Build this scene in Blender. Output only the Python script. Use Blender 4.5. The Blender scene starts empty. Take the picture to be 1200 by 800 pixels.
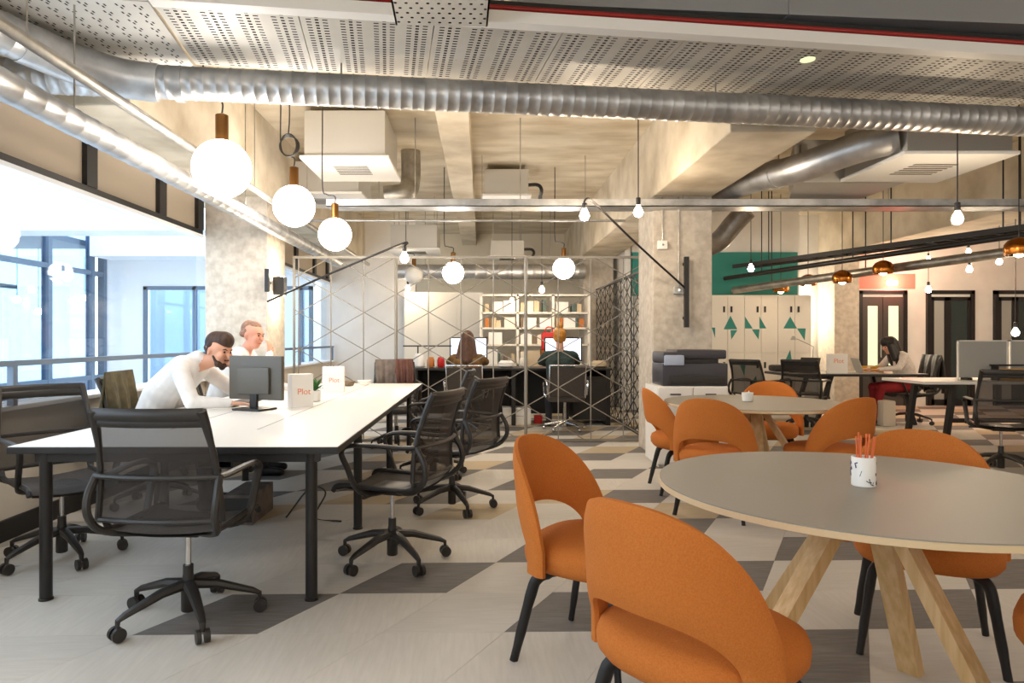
import bpy, bmesh, math, random
from mathutils import Vector, Matrix
random.seed(7)
S = bpy.context.scene
COL = S.collection
PI = math.pi
# ------------------------------------------------------------------ camera
F, X0, YH, HC = 800.0, 565.0, 397.0, 1.24
cam = bpy.data.cameras.new('camera'); camo = bpy.data.objects.new('camera', cam); COL.objects.link(camo)
camo.location = (0, 0, HC); camo.rotation_euler = (PI/2, 0, 0)
cam.sensor_width = 36; cam.lens = 36*F/1200; cam.shift_x = (600-X0)/1200; cam.shift_y = -(400-YH)/1200
cam.clip_start = .05; cam.clip_end = 200
S.camera = camo
# ------------------------------------------------------------------ world + exposure
w = bpy.data.worlds.new('sky'); S.world = w; w.use_nodes = True
bg = w.node_tree.nodes['Background']; bg.inputs[0].default_value = (.80, .90, 1, 1); bg.inputs[1].default_value = 1.7
S.view_settings.view_transform = 'Standard'; S.view_settings.look = 'None'
S.view_settings.exposure = 1.35; S.view_settings.gamma = 1; S.view_settings.use_curve_mapping = False
BULB = 120.0      # watts-like emission of the small bulbs
GLOBE = 11.5     # emission of the glass globes
# ------------------------------------------------------------------ pixel helpers
def G(px, py, z=0.0):
    Y = F*(HC-z)/(py-YH); return Vector(((px-X0)/F*Y, Y, z))
def A(px, py, Y):
    return Vector(((px-X0)/F*Y, Y, HC-(py-YH)/F*Y))
# ------------------------------------------------------------------ materials
MATS = {}
def lin(c):
    return tuple(((v/12.92) if v <= .04045 else ((v+.055)/1.055)**2.4) for v in c)
def hexc(h): return lin(tuple(int(h[i:i+2], 16)/255 for i in (0, 2, 4)))
def M(name, h='808080', rough=.6, metal=0, h2=None, scale=8, bump=0, emit=0, detail=4, stretch=(1,1,1), contrast=(.35,.65), alpha=None, spec=None, coat=0):
    if name in MATS: return MATS[name]
    m = bpy.data.materials.new(name); m.use_nodes = True; nt = m.node_tree; b = nt.nodes['Principled BSDF']
    c = hexc(h); b.inputs['Base Color'].default_value = (*c, 1); b.inputs['Roughness'].default_value = rough; b.inputs['Metallic'].default_value = metal
    if spec is not None: b.inputs['Specular IOR Level'].default_value = spec
    if coat: b.inputs['Coat Weight'].default_value = coat
    if h2 or bump:
        tc = nt.nodes.new('ShaderNodeTexCoord'); mp = nt.nodes.new('ShaderNodeMapping'); mp.inputs['Scale'].default_value = stretch
        n = nt.nodes.new('ShaderNodeTexNoise'); n.inputs['Scale'].default_value = scale; n.inputs['Detail'].default_value = detail
        nt.links.new(tc.outputs['Object'], mp.inputs[0]); nt.links.new(mp.outputs[0], n.inputs[0])
        if h2:
            r = nt.nodes.new('ShaderNodeValToRGB'); r.color_ramp.elements[0].position = contrast[0]; r.color_ramp.elements[1].position = contrast[1]
            r.color_ramp.elements[0].color = (*c, 1); r.color_ramp.elements[1].color = (*hexc(h2), 1)
            nt.links.new(n.outputs[0], r.inputs[0]); nt.links.new(r.outputs[0], b.inputs['Base Color'])
        if bump:
            bp = nt.nodes.new('ShaderNodeBump'); bp.inputs['Strength'].default_value = bump; bp.inputs['Distance'].default_value = .01
            nt.links.new(n.outputs[0], bp.inputs['Height']); nt.links.new(bp.outputs[0], b.inputs['Normal'])
    if emit:
        b.inputs['Emission Color'].default_value = (*c, 1); b.inputs['Emission Strength'].default_value = emit
    if alpha is not None:
        b.inputs['Alpha'].default_value = alpha
    MATS[name] = m; return m
def glassmat(name, tint, refl):
    m = bpy.data.materials.new(name); m.use_nodes = True; nt = m.node_tree
    for n in list(nt.nodes):
        if n.type != 'OUTPUT_MATERIAL': nt.nodes.remove(n)
    o = [n for n in nt.nodes][0]
    t = nt.nodes.new('ShaderNodeBsdfTransparent'); t.inputs[0].default_value = (*tint, 1)
    g = nt.nodes.new('ShaderNodeBsdfGlossy'); g.inputs['Roughness'].default_value = .02
    x = nt.nodes.new('ShaderNodeMixShader'); x.inputs[0].default_value = refl
    nt.links.new(t.outputs[0], x.inputs[1]); nt.links.new(g.outputs[0], x.inputs[2]); nt.links.new(x.outputs[0], o.inputs[0])
    MATS[name] = m; return m
M('concrete', 'd9cdb8', .85, h2='b8aa92', scale=2.2, bump=.25, detail=9, contrast=(.4,.68))
M('slab', 'd8ccb6', .85, h2='b9a98c', scale=1.6, bump=.2, detail=8, stretch=(1,2.4,1), contrast=(.38,.7))
M('column', 'cfc5b7', .9, h2='b5aa9b', scale=14, bump=.4, detail=12, contrast=(.35,.7))
M('white_wall', 'eeebe6', .7, h2='e6e3de', scale=3)
M('cream_wall', 'e9dfcd', .7)
M('ext_white', 'f4f6f8', .8)
M('low_wall', 'd5cbbb', .75)
M('skirting', '1e1b1a', .5)
M('teal', '2f8a80', .6)
M('red_lit_wall', 'd98a7c', .7)  # wall colour with the exit lamp's red light mixed in
M('locker', 'efe9dd', .45)
M('tile_light', 'ccc7bf', .75, h2='c5c0b8', scale=6, bump=.1, stretch=(1,9,1), detail=6)
M('tile_pale', 'd0cbc3', .75, h2='c9c4bc', scale=6, bump=.1, stretch=(9,1,1), detail=6)
M('tile_tan', 'bfae92', .75, h2='b5a488', scale=6, bump=.1, stretch=(1,9,1), detail=6)
M('tile_dark', '7b7774', .75, h2='6d6966', scale=7, bump=.1, stretch=(1,8,1), detail=6)
M('grout', 'a8a39b', .9)
M('orange', 'c87736', .9, h2='bb6b2c', scale=220, bump=.12, detail=2, contrast=(.3,.7), spec=.25)
M('black_plastic', '2b2826', .45)
M('black_metal', '1d1b1b', .4)
M('black_leg', '171515', .5)
M('mesh_fabric', '37322f', .85, alpha=.82)
M('mesh_seat', '4a443f', .9, h2='3a3531', scale=150, bump=.1)
M('chrome', 'd0d0d0', .18, 1)
M('galv', 'cfcfcf', .42, .85, h2='a9aaab', scale=5, detail=6)
M('galv_dull', 'b7b3ab', .42, .9, h2='98948c', scale=9, detail=6)
M('rod', '8f8a82', .5, .4)
M('raft', 'ccc8bf', .5, .15, h2='c0bbb2', scale=3)
M('hole', '1d1a18', .9)
M('oak', 'e0bf8e', .55, h2='cda871', scale=5, detail=6, stretch=(9,9,.6), bump=.05)
M('desk_white', 'efede8', .35)
M('lino_grey', '969187', .5)
M('edge_wood', 'dcc39c', .5)
M('brass', '6e4a22', .35, .8)
M('copper', 'b06a2a', .25, 1)
M('globe_off', 'e8e4dc', .3)
M('ac_grey', 'c3bfb7', .5, .3)
M('ac_white', 'ece9e3', .5)
M('dark_grille', '5b534a', .7)
M('red_pipe', 'a01f1c', .4)
M('grey_duct', '9a9c9d', .45, .3)
M('black_steel', '2a2826', .6)
M('shirt_white', 'ece9e6', .85, h2='dedbd8', scale=14, bump=.25)
M('skin', 'd89f82', .55)
M('skin_pink', 'd99a80', .55)
M('hair_brown', '4a2d1a', .6, h2='2f1c10', scale=40, bump=.4, stretch=(1,1,.3))
M('hair_grey', 'a47b62', .6, h2='856250', scale=40, bump=.4)
M('hair_blond', 'c98a2e', .6, h2='a86d1e', scale=40, bump=.4)
M('hair_dark', '1f1613', .5, h2='120d0b', scale=40, bump=.4, stretch=(1,1,.2))
M('hair_auburn', '5d371c', .5, h2='3c2413', scale=40, bump=.4, stretch=(1,1,.2))
M('eye', '201814', .3)
M('lip', 'b5705c', .5)
M('trousers', '2a2c33', .9)
M('red_trousers', '8d1a20', .85)
M('green_top', '30403c', .9, h2='26332f', scale=20)
M('gold_top', '5a4326', .9, h2='7c5a2c', scale=12)
M('blouse', 'dcd3cb', .85, h2='cbbfb6', scale=30)
M('shoe', '1c1a1a', .5)
M('jacket_green', '5c5236', .9, h2='433b26', scale=14, bump=.3)
M('jacket_grey', '7d736d', .9, h2='645b56', scale=14, bump=.3)
M('jacket_brown', '6d4a42', .9, h2='573831', scale=14, bump=.3)
M('monitor_back', '57534b', .45)
M('screen_on', 'dfeaff', .3, emit=.6)
M('paper', 'f4f1ec', .6)
M('letter_orange', 'f0936c', .6)
M('leaf', '3f7a35', .5, h2='2f6128', scale=12)
M('ceramic', 'f0eee9', .3)
M('blue_ink', '26355e', .4)
M('pencil', 'e0713a', .5)
M('printer_dark', '3c3a41', .4)
M('printer_light', 'aab6cc', .35)
M('door_grey', '4a4541', .45)
M('door_dark', '2d3a3a', .2)
M('door_lit', 'cfd6a8', .4, emit=.5)
M('frame_blue', '66788c', .5)
M('int_dim', '9a9388', .8)
M('blind', 'b9ab98', .8)
M('red_item', 'c8201c', .6)
M('book_a', 'd9c3a0', .7); M('book_b', '7c6a54', .7); M('book_c', 'f0e6d4', .7); M('book_d', '5a6a62', .7); M('book_e', 'c8793a', .7)
M('yellow', 'd8a018', .6)
M('green_item', '2f7a3a', .6)
M('screen_grey', 'a9aaa5', .35)
M('globe_on', 'fff7ee', .4, emit=GLOBE)
M('bulb_on', 'ffe8c8', .4, emit=BULB)
M('glow_warm', 'ffdcb0', .4, emit=30)
M('exit_glow', 'ff6a55', .4, emit=18)
glassmat('pane', (.95,.98,1), .04); glassmat('ext_pane', (.62,.76,.9), .16); glassmat('dark_pane', (.35,.42,.42), .08)
# ------------------------------------------------------------------ mesh builder
class MB:
    def __init__(s): s.bm = bmesh.new()
    def _add(s, verts, faces):
        vs = [s.bm.verts.new(v) for v in verts]
        for f in faces:
            try: s.bm.faces.new([vs[i] for i in f])
            except ValueError: pass
        return s
    def box(s, x0, x1, y0, y1, z0, z1, bev=0, mtx=None):
        b = bmesh.new(); bmesh.ops.create_cube(b, size=1)
        for v in b.verts: v.co = Vector(((x0+x1)/2+v.co.x*(x1-x0), (y0+y1)/2+v.co.y*(y1-y0), (z0+z1)/2+v.co.z*(z1-z0)))
        if bev: bmesh.ops.bevel(b, geom=list(b.edges), offset=bev, segments=2, affect='EDGES', profile=.6)
        s._merge(b, mtx); return s
    def _merge(s, b, mtx=None):
        b.verts.index_update()
        s._add([(mtx @ v.co) if mtx else v.co.copy() for v in b.verts], [[v.index for v in f.verts] for f in b.faces]); b.free()
    def tube(s, pts, r, n=10, caps=True, flat=None, up=None):
        pts = [Vector(p) for p in pts]; R = r if isinstance(r, (list, tuple)) else [r]*len(pts)
        rings = []; prev = None
        for i, p in enumerate(pts):
            d = (pts[min(i+1, len(pts)-1)]-pts[max(i-1, 0)])
            if d.length < 1e-9: d = Vector((0,0,1))
            d.normalize()
            if prev is None:
                a = Vector(up) if up else (Vector((0,0,1)) if abs(d.z) < .9 else Vector((1,0,0)))
            else: a = prev
            u = (a-d*a.dot(d)); u.normalize(); v = d.cross(u); prev = u
            fx, fy = flat if flat else (1, 1)
            rings.append([p+u*(math.cos(2*PI*k/n)*R[i]*fx)+v*(math.sin(2*PI*k/n)*R[i]*fy) for k in range(n)])
        vs = [q for rg in rings for q in rg]; fs = []
        for i in range(len(rings)-1):
            for k in range(n): fs.append((i*n+k, i*n+(k+1) % n, (i+1)*n+(k+1) % n, (i+1)*n+k))
        if caps: fs.append(tuple(range(n-1, -1, -1))); fs.append(tuple((len(rings)-1)*n+k for k in range(n)))
        return s._add(vs, fs)
    def bar(s, p, q, w, h, up=(0,0,1), w2=None, h2=None):
        p, q = Vector(p), Vector(q); d = (q-p).normalized(); u = Vector(up); u = u-d*u.dot(d)
        if u.length < 1e-6: u = Vector((1,0,0))
        u.normalize(); v = d.cross(u); w2 = w2 or w; h2 = h2 or h
        vs = [p+v*a*w/2+u*b*h/2 for a, b in ((-1,-1),(1,-1),(1,1),(-1,1))]+[q+v*a*w2/2+u*b*h2/2 for a, b in ((-1,-1),(1,-1),(1,1),(-1,1))]
        return s._add(vs, [(3,2,1,0),(4,5,6,7),(0,1,5,4),(1,2,6,5),(2,3,7,6),(3,0,4,7)])
    def lathe(s, prof, n=24, c=(0,0,0), mtx=None):
        c = Vector(c); vs = []; fs = []
        for r, z in prof:
            for k in range(n): vs.append(c+Vector((r*math.cos(2*PI*k/n), r*math.sin(2*PI*k/n), z)))
        for i in range(len(prof)-1):
            for k in range(n): fs.append((i*n+k, i*n+(k+1) % n, (i+1)*n+(k+1) % n, (i+1)*n+k))
        fs.append(tuple(range(n-1, -1, -1))); fs.append(tuple((len(prof)-1)*n+k for k in range(n)))
        if mtx: vs = [mtx @ v for v in vs]
        return s._add(vs, fs)
    def sph(s, c, r, n=16, m=10, sc=(1,1,1)):
        c = Vector(c)
        pr = [(max(r*math.sin(PI*i/m), 1e-4), -r*math.cos(PI*i/m)) for i in range(m+1)]
        mt = Matrix.Translation(c) @ Matrix.Diagonal((*sc, 1))
        return s.lathe(pr, n, mtx=mt)
    def prism(s, poly, z0, z1):
        n = len(poly); vs = [(x, y, z0) for x, y in poly]+[(x, y, z1) for x, y in poly]
        return s._add(vs, [tuple(range(n-1,-1,-1)), tuple(range(n, 2*n))]+[(i, (i+1) % n, n+(i+1) % n, n+i) for i in range(n)])
    def grid(s, P):
        n, m = len(P), len(P[0])
        return s._add([q for row in P for q in row], [(i*m+j, i*m+j+1, (i+1)*m+j+1, (i+1)*m+j) for i in range(n-1) for j in range(m-1)])
    def mesh(s, name, smooth=True, angle=40):
        bmesh.ops.recalc_face_normals(s.bm, faces=list(s.bm.faces))
        me = bpy.data.meshes.new(name); s.bm.to_mesh(me); s.bm.free()
        if smooth:
            me.polygons.foreach_set('use_smooth', [True]*len(me.polygons))
            try: me.set_sharp_from_angle(angle=math.radians(angle))
            except Exception: pass
        return me
    def build(s, name, mat, parent=None, loc=None, rz=0, smooth=True, label=None):
        me = s.mesh(name, smooth); me.materials.append(MATS[mat])
        o = bpy.data.objects.new(name, me); COL.objects.link(o)
        if parent: o.parent = parent
        if loc is not None: o.location = loc
        if rz: o.rotation_euler = (0, 0, rz)
        if label: o['label'] = label
        return o
def T(name, label, cat, loc=(0,0,0), rz=0, group=None):
    o = bpy.data.objects.new(name, None); COL.objects.link(o); o.empty_display_size = .1
    o.location = loc; o.rotation_euler = (0,0,rz); o['label'] = label; o['category'] = cat
    if group: o['group'] = group
    return o
def tag(o, label, cat, group=None):
    o['label'] = label; o['category'] = cat
    if group: o['group'] = group
    return o
def ST(o, label=None):
    o['kind'] = 'structure'
    if label: o['label'] = label
    return o
def dup(root, loc, rz=None, label=None, group=None):
    r = root.copy(); COL.objects.link(r); r.location = loc
    if rz is not None: r.rotation_euler = (0,0,rz)
    if label: r['label'] = label
    if group: r['group'] = group
    for ch in list(root.children):
        c = ch.copy(); COL.objects.link(c); c.parent = r
        for g in list(ch.children):
            d = g.copy(); COL.objects.link(d); d.parent = c
    return r
def bez(pts, n=6):
    pts = [Vector(p) for p in pts]; out = []
    P = [pts[0]*2-pts[1]]+pts+[pts[-1]*2-pts[-2]]
    for i in range(1, len(P)-2):
        for k in range(n):
            t = k/n; a, b, c, d = P[i-1], P[i], P[i+1], P[i+2]
            out.append(.5*((2*b)+(c-a)*t+(2*a-5*b+4*c-d)*t*t+(3*b-a-3*c+d)*t**3))
    out.append(pts[-1]); return out
def text_mesh(name, body, size, mat, parent, loc, rot):
    cu = bpy.data.curves.new(name, 'FONT'); cu.body = body; cu.size = size; cu.align_x = 'CENTER'; cu.extrude = .0008
    t = bpy.data.objects.new('tmp', cu); COL.objects.link(t)
    dg = bpy.context.evaluated_depsgraph_get(); me = bpy.data.meshes.new_from_object(t.evaluated_get(dg))
    bpy.data.objects.remove(t); me.materials.clear(); me.materials.append(MATS[mat])
    o = bpy.data.objects.new(name, me); COL.objects.link(o); o.parent = parent; o.location = loc; o.rotation_euler = rot
    return o

# ================================================================== STRUCTURE
XL = -2.94
floor = ST(MB().box(-3.1, 12.2, -5, 16, -.15, 0).build('floor', 'grout', smooth=False))
# rhombic floor tiles, 60 degrees, side .518
a, hr = .518, .449
th = math.radians(1.1); RO = Vector((-.6, 3.3, 0))
poly = [(.0007,.0007),(a-.0007,.0007),(a+a/2-.0007,hr-.0007),(a/2+.0007,hr-.0007)]
tms = {k: MB().prism(poly, 0, .004).mesh('tile', False) for k in ('tile_light','tile_pale','tile_tan','tile_dark')}
for k, me in tms.items(): me.materials.append(MATS[k])
cand = []
for j in range(-6, 29):
    for i in range(-40, 60):
        x = -1.469+.259*j+a*i; y = 2.867+hr*j
        p = Vector((x, y, 0))-RO; p = Vector((p.x*math.cos(th)-p.y*math.sin(th), p.x*math.sin(th)+p.y*math.cos(th), 0))+RO
        c = p+Vector((a*.75, hr/2, 0))
        if c.x < -2.75 or c.x > 11.6 or c.y < .3 or c.y > 14.6 or (c.x < -2.62 and c.y > 7): continue
        px = X0+F*c.x/c.y; vis = -60 < px < 1260 and c.y > 2.1
        k = (i-j) % 3
        if k == 0 and ((i-j >= 0 and (j > -1 or i > 3)) or c.y > 5.2): kind = 'tile_dark'
        elif k == 2 and c.y > 4.7: kind = random.choice(['tile_tan','tile_tan','tile_light'])
        else: kind = random.choice(['tile_light','tile_pale'])
        cand.append((0 if vis else 1, c.length, p, kind))
cand.sort(key=lambda t: (t[0], t[1]))
for v, d, p, kind in cand[:300]:
    o = bpy.data.objects.new('floor_tile', tms[kind]); COL.objects.link(o); o.parent = floor; o.location = p; o.rotation_euler.z = th
rest = {}
for v, d, p, kind in cand[300:]: rest.setdefault(kind, []).append(p)
bmr = MB(); ml = list(tms); mi = []
for ki, k in enumerate(ml):
    for p in rest.get(k, []):
        q = []
        for (x, y) in poly: q.append((p.x+x*math.cos(th)-y*math.sin(th), p.y+x*math.sin(th)+y*math.cos(th)))
        bmr.prism(q, 0, .004); mi += [ki]*6
me = bmr.mesh('floor_tiles_far', False)
for k in ml: me.materials.append(MATS[k])
me.polygons.foreach_set('material_index', mi)
o = bpy.data.objects.new('floor_tiles_far', me); COL.objects.link(o); o.parent = floor; o['kind'] = 'stuff'
# ceiling slab and beams
ST(MB().box(-3.1, 12.2, -5, 16, 3.55, 3.75).build('ceiling', 'slab', smooth=False))
ST(MB().box(XL-.1, -2.28, 4.42, 16, 2.75, 3.56, .015).build('trim_1', 'concrete', smooth=False), 'concrete edge beam over the windows')
ST(MB().box(-.43, -.12, 5.2, 16, 3.3, 3.56, .01).build('trim_2', 'concrete', smooth=False), 'concrete joist under the slab')
ST(MB().box(1.81, 2.44, 4.98, 16, 2.75, 3.56, .015).build('trim_3', 'concrete', smooth=False), 'concrete beam over the pillar with the swing arm lamp')
ST(MB().box(6.25, 6.9, 6.2, 16, 2.75, 3.56, .015).build('trim_4', 'concrete', smooth=False), 'concrete beam over the far pillar')
def column(x0, x1, y0, y1, lab):
    return ST(MB().box(x0, x1, y0, y1, 0, 2.76, .012).build('concrete_column', 'column', smooth=False), lab)
column(-2.94, -2.28, 7.24, 7.9, 'rough concrete pillar against the windows')
column(1.81, 2.44, 7.24, 7.9, 'rough concrete pillar behind the printer')
column(6.22, 6.66, 12.05, 12.65, 'concrete pillar beside the double doors')
column(1.85, 2.4, 12.5, 13.0, 'concrete pillar beyond the lattice screen')
# left window wall
wl = ST(MB().box(XL-.2, XL, -5, 16, 0, .80).build('wall_left', 'low_wall', smooth=False))
sill = MB().box(XL-.22, XL+.06, -5, 15.9, .80, .83, .006).build('window_sill', 'ext_white', wl)
MB().box(XL-.2, XL, -5, 16, 2.72, 3.56).build('upper_wall', 'concrete', wl, smooth=False)
MB().box(XL-.2, XL, 13.3, 16, .8, 2.75).build('end_wall', 'white_wall', wl, smooth=False)
ST(MB().box(XL, XL+.02, -5, 7.2, 0, .13).box(XL, XL+.02, 7.92, 13.2, 0, .13).build('baseboard_left', 'skirting', smooth=False))
bays = [(-4.9, -1.6), (-1.6, 1.7), (1.7, 7.24), (7.9, 13.3)]
for n, (y0, y1) in enumerate(bays):
    wd = ST(MB().box(XL-.12, XL-.02, y0, y1, 2.34, 2.39).build('window_%d' % (n+1), 'black_metal', smooth=False))
    MB().box(XL-.10, XL-.09, y0, y1, .83, 2.34).build('pane', 'pane', wd, smooth=False)
    MB().box(XL-.13, XL-.01, y0, y1, 2.31, 2.34).build('head_trim', 'ext_white', wd, smooth=False)
    ys = [y0]; 
    posts = {2: (2.9, 4.05, 5.17, 6.32, 7.17), 3: (8.6, 9.7, 10.9, 12.1, 13.1)}.get(n, [y0+1.1*k for k in range(1, 4)])
    for q in posts:
        MB().box(XL-.11, XL-.01, q-.07, q+.07, 2.39, 2.73).build('post', 'black_metal', wd, smooth=False)
    e = [y0]+list(posts)+[y1]
    for u, v in zip(e[:-1], e[1:]):
        if v-u > .2: MB().box(XL-.08, XL-.05, u, v, 2.39, 2.73).build('panel', 'blind', wd, smooth=False)
# closing walls
ST(MB().box(XL, -1.3, 13.3, 13.45, 0, 3.56).build('wall_back', 'white_wall', smooth=False))
ST(MB().box(-1.6, 3.9, 15.0, 15.2, 0, 3.56).build('wall_far', 'cream_wall', smooth=False))
lw = ST(MB().box(2.6, 5.55, 11.95, 12.1, 0, 3.56).build('wall_lockers', 'white_wall', smooth=False))
MB().box(2.62, 5.5, 11.90, 11.95, 1.99, 2.75).build('teal_band', 'teal', lw, smooth=False)
ST(MB().box(2.5, 2.62, 11.95, 15.1, 0, 3.56).build('wall_side', 'white_wall', smooth=False))
YD = 12.7
wr = ST(MB().box(5.4, 12, YD, YD+.15, 0, 3.56).build('wall_doors', 'white_wall', smooth=False))
MB().box(6.95, 8.05, YD-.012, YD, 2.17, 2.45).build('red_light_patch', 'red_lit_wall', wr, smooth=False)  # red glow of the exit lamp painted on the wall above the doors
ST(MB().box(12, 12.2, -5, YD+.1, 0, 3.56).build('wall_right', 'white_wall', smooth=False))
ST(MB().box(-3.1, 12.2, -5.2, -5, 0, 3.56).build('wall_rear', 'white_wall', smooth=False))
# doors
def door(n, x0, x1, kind):
    d = ST(MB().box(x0, x0+.07, YD-.06, YD, 0, 2.14).box(x1-.07, x1, YD-.06, YD, 0, 2.14).box(x0, x1, YD-.06, YD, 2.07, 2.14).build('door_%d' % n, 'black_metal', smooth=False))
    MB().box(x0+.07, x1-.07, YD-.03, YD, 2.02, 2.07).build('light_strip', 'paper', d, smooth=False)
    if kind == 'double':
        xm = (x0+x1)/2
        for u, v in ((x0+.07, xm-.005), (xm+.005, x1-.07)):
            l = MB().box(u, v, YD-.045, YD-.01, .01, 2.02).build('door_leaf', 'door_grey', d, smooth=False)
            MB().box((u+v)/2-.09, (u+v)/2+.09, YD-.05, YD-.044, .75, 1.85).build('vision_panel', 'door_lit', l, smooth=False)
            MB().tube([(v-.05 if u < xm-.2 else u+.05, YD-.08, .9), (v-.05 if u < xm-.2 else u+.05, YD-.08, 1.2)], .012).build('handle', 'chrome', l)
    else:
        xm = x0+.38
        for u, v, mt in ((x0+.07, xm, 'screen_grey'), (xm, x1-.07, 'door_dark')):
            l = MB().box(u, u+.06, YD-.045, YD-.01, .01, 2.02).box(v-.06, v, YD-.045, YD-.01, .01, 2.02).box(u, v, YD-.045, YD-.01, .01, .12).box(u, v, YD-.045, YD-.01, 1.95, 2.02).build('door_leaf', 'black_metal', d, smooth=False)
            MB().box(u+.06, v-.06, YD-.035, YD-.02, .12, 1.95).build('pane', mt, l, smooth=False)
door(1, 6.98, 7.88, 'double'); door(2, 8.25, 9.13, 's'); door(3, 9.5, 10.45, 's')
# ================================================================== OUTSIDE (light well)
XF = -7.0
fw = T('glazed_facade', 'blue-framed glass facade across the light well', 'facade', (XF, 8, -.5))
def fx(name, mat, x0, x1, y0, y1, z0, z1): return MB().box(x0-XF, x1-XF, y0-8, y1-8, z0+.5, z1+.5).build(name, mat, fw, smooth=False)
for y in (4.5, 6.1, 7.7, 9.35, 10.98, 12.2, 12.58):
    fx('mullion', 'frame_blue', XF-.06, XF+.06, y-.05, y+.05, -.5, 4.2)
for y0, y1 in ((4.5,6.1),(6.1,7.7),(7.7,9.35),(9.35,10.98),(10.98,12.2)):
    fx('pane', 'ext_pane', XF-.012, XF+.012, y0, y1, -.5, 4.2)
for z in (-.4, .55, 2.42, 4.15): fx('transom', 'frame_blue', XF-.05, XF+.05, 4.5, 12.6, z-.04, z+.04)
fx('spandrel', 'ext_white', XF-.2, XF-.02, 4.5, 12.6, -.5, .5)
fx('inner_wall', 'int_dim', -10.2, -10, 4, 12.6, -.5, 4.2); fx('inner_floor', 'int_dim', -10, XF-.2, 4, 12.6, -.5, -.1); fx('inner_ceiling', 'int_dim', -10, XF-.1, 4, 12.6, 2.9, 3.0)
for y0 in (5.3, 7.4, 9.6, 11.4): fx('inner_frame', 'black_metal', -8.55, -8.45, y0-.04, y0+.04, -.1, 2.2)
fx('inner_rail', 'black_metal', -8.55, -8.45, 4.5, 12.4, 2.15, 2.22)
ew = T('light_well_wall', 'white rendered wall closing the light well with blue-framed doors', 'wall', (-5, 12.7, -.5))
def ex(name, mat, x0, x1, y0, y1, z0, z1): return MB().box(x0+5, x1+5, y0-12.7, y1-12.7, z0+.5, z1+.5).build(name, mat, ew, smooth=False)
ex('render_panel', 'ext_white', XF, -6.3, 12.7, 12.85, -.5, 5); ex('render_panel', 'ext_white', -4.95, -3.95, 12.7, 12.85, -.5, 5)
ex('render_panel', 'ext_white', -6.3, -4.95, 12.7, 12.85, 2.22, 5); ex('render_panel', 'ext_white', -3.95, -3.14, 12.7, 12.85, 2.22, 5)
ex('soffit', 'ext_white', -6.9, -3.15, 12.0, 12.7, 2.7, 3.6)
for x0, x1 in ((-6.3,-4.95),(-3.95,-3.15)):
    for x in (x0, (x0*.32+x1*.68), x1-.07): ex('door_frame', 'frame_blue', x, x+.07, 12.68, 12.74, -.5, 2.22)
    ex('door_frame', 'frame_blue', x0, x1, 12.68, 12.74, 2.15, 2.22)
    ex('door_pane', 'ext_pane', x0+.07, x1-.07, 12.76, 12.78, -.5, 2.15)
ex('room_behind', 'ext_white', -7, -3.1, 14.4, 14.5, -.5, 3)
tag(MB().box(-6.85, -3.25, 9.0, 9.5, 2.67, 4.6, .01).build('link_bridge', 'ext_white', smooth=False), 'white bridge fascia spanning the light well outside the window', 'bridge')
ST(MB().box(-12, -3.15, -6, 15, -.7, -.5).build('light_well_floor', 'ext_white', smooth=False))
for (px, py) in ((20, 351), (45, 365), (99, 349)):
    p = A(px, py, 11.0)
    p = Vector((-8.0, -8.0/((px-X0)/F), 0)); p.z = HC-(py-YH)/F*p.y
    t = T('wall_globe', 'small lit globe lamp seen through the facade glass', 'lamp', p, 0, 'lamps behind the facade')
    MB().sph((0,0,0), .06).build('bulb', 'glow_warm', t); MB().tube([(0,0,.06),(0,0,2.9-p.z)], .006).build('cord', 'black_metal', t)
# railing along the window
rl = T('window_railing', 'grey metal handrail running along the windows', 'railing', (XL+.05, 4, 1.09))
MB().bar((0,-5,0), (0,3.22,0), .05, .035).build('rail', 'frame_blue', rl, smooth=False)
MB().bar((0,3.92,0), (0,9.2,0), .05, .035).build('rail', 'frame_blue', rl, smooth=False)
for y in (-3, .2, 3.18, 4.0, 6.8, 9.15): MB().box(-.02, .02, y-.02, y+.02, -.26, 0).build('post', 'frame_blue', rl, smooth=False)
# ================================================================== CEILING SERVICES
def ribbed(p, q, r, pitch=.11, n=20):
    p, q = Vector(p), Vector(q); L = (q-p).length; d = (q-p)/L; pts = []; rs = []; s = 0
    while s < L:
        for o_, k in ((0, 1), (pitch*.82, 1), (pitch*.88, 1.035), (pitch*.94, 1.035)):
            if s+o_ < L: pts.append(p+d*(s+o_)); rs.append(r*k)
        s += pitch
    pts.append(q); rs.append(r)
    return MB().tube(pts, rs, n)
t = T('spiral_duct', 'long galvanised spiral duct crossing the room below the perforated ceiling panels', 'duct', (0, 4.48, 2.82))
def rel(o, v): return Vector(v)-Vector(o.location)
ribbed(rel(t, (-2.9, 4.11, 2.83)), rel(t, (6.6, 5.31, 2.82)), .1, .075).build('pipe', 'galv', t)
for x in (-.9, 1.6, 4.2):
    y = 4.17+(x+2.42)*.1265
    MB().tube([rel(t, (x,y,2.9)), rel(t, (x,y,3.55))], .006).build('hanger', 'galv_dull', t)
MB().tube([rel(t, (-1.9,4.235,2.82)), rel(t, (-1.85,4.242,2.82))], .108, 20).build('coupling', 'galv', t)
t = T('elbow_duct', 'galvanised duct with an elbow joining the long cross duct', 'duct', (-2.42, 4.0, 2.85))
ribbed(rel(t, (-2.8, 2.9, 2.87)), rel(t, (-2.5, 3.75, 2.86)), .11, .13).build('pipe', 'galv', t)
MB().tube(bez([rel(t, (-2.52,3.70,2.86)), rel(t, (-2.38,4.0,2.85)), rel(t, (-2.2,4.16,2.83)), rel(t, (-2.0,4.22,2.82))], 5), .115, 20).build('elbow', 'galv', t)
t = T('window_duct', 'slim galvanised duct running beside the windows past the pillar', 'duct', (-2.15, 4, 2.38))
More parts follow.
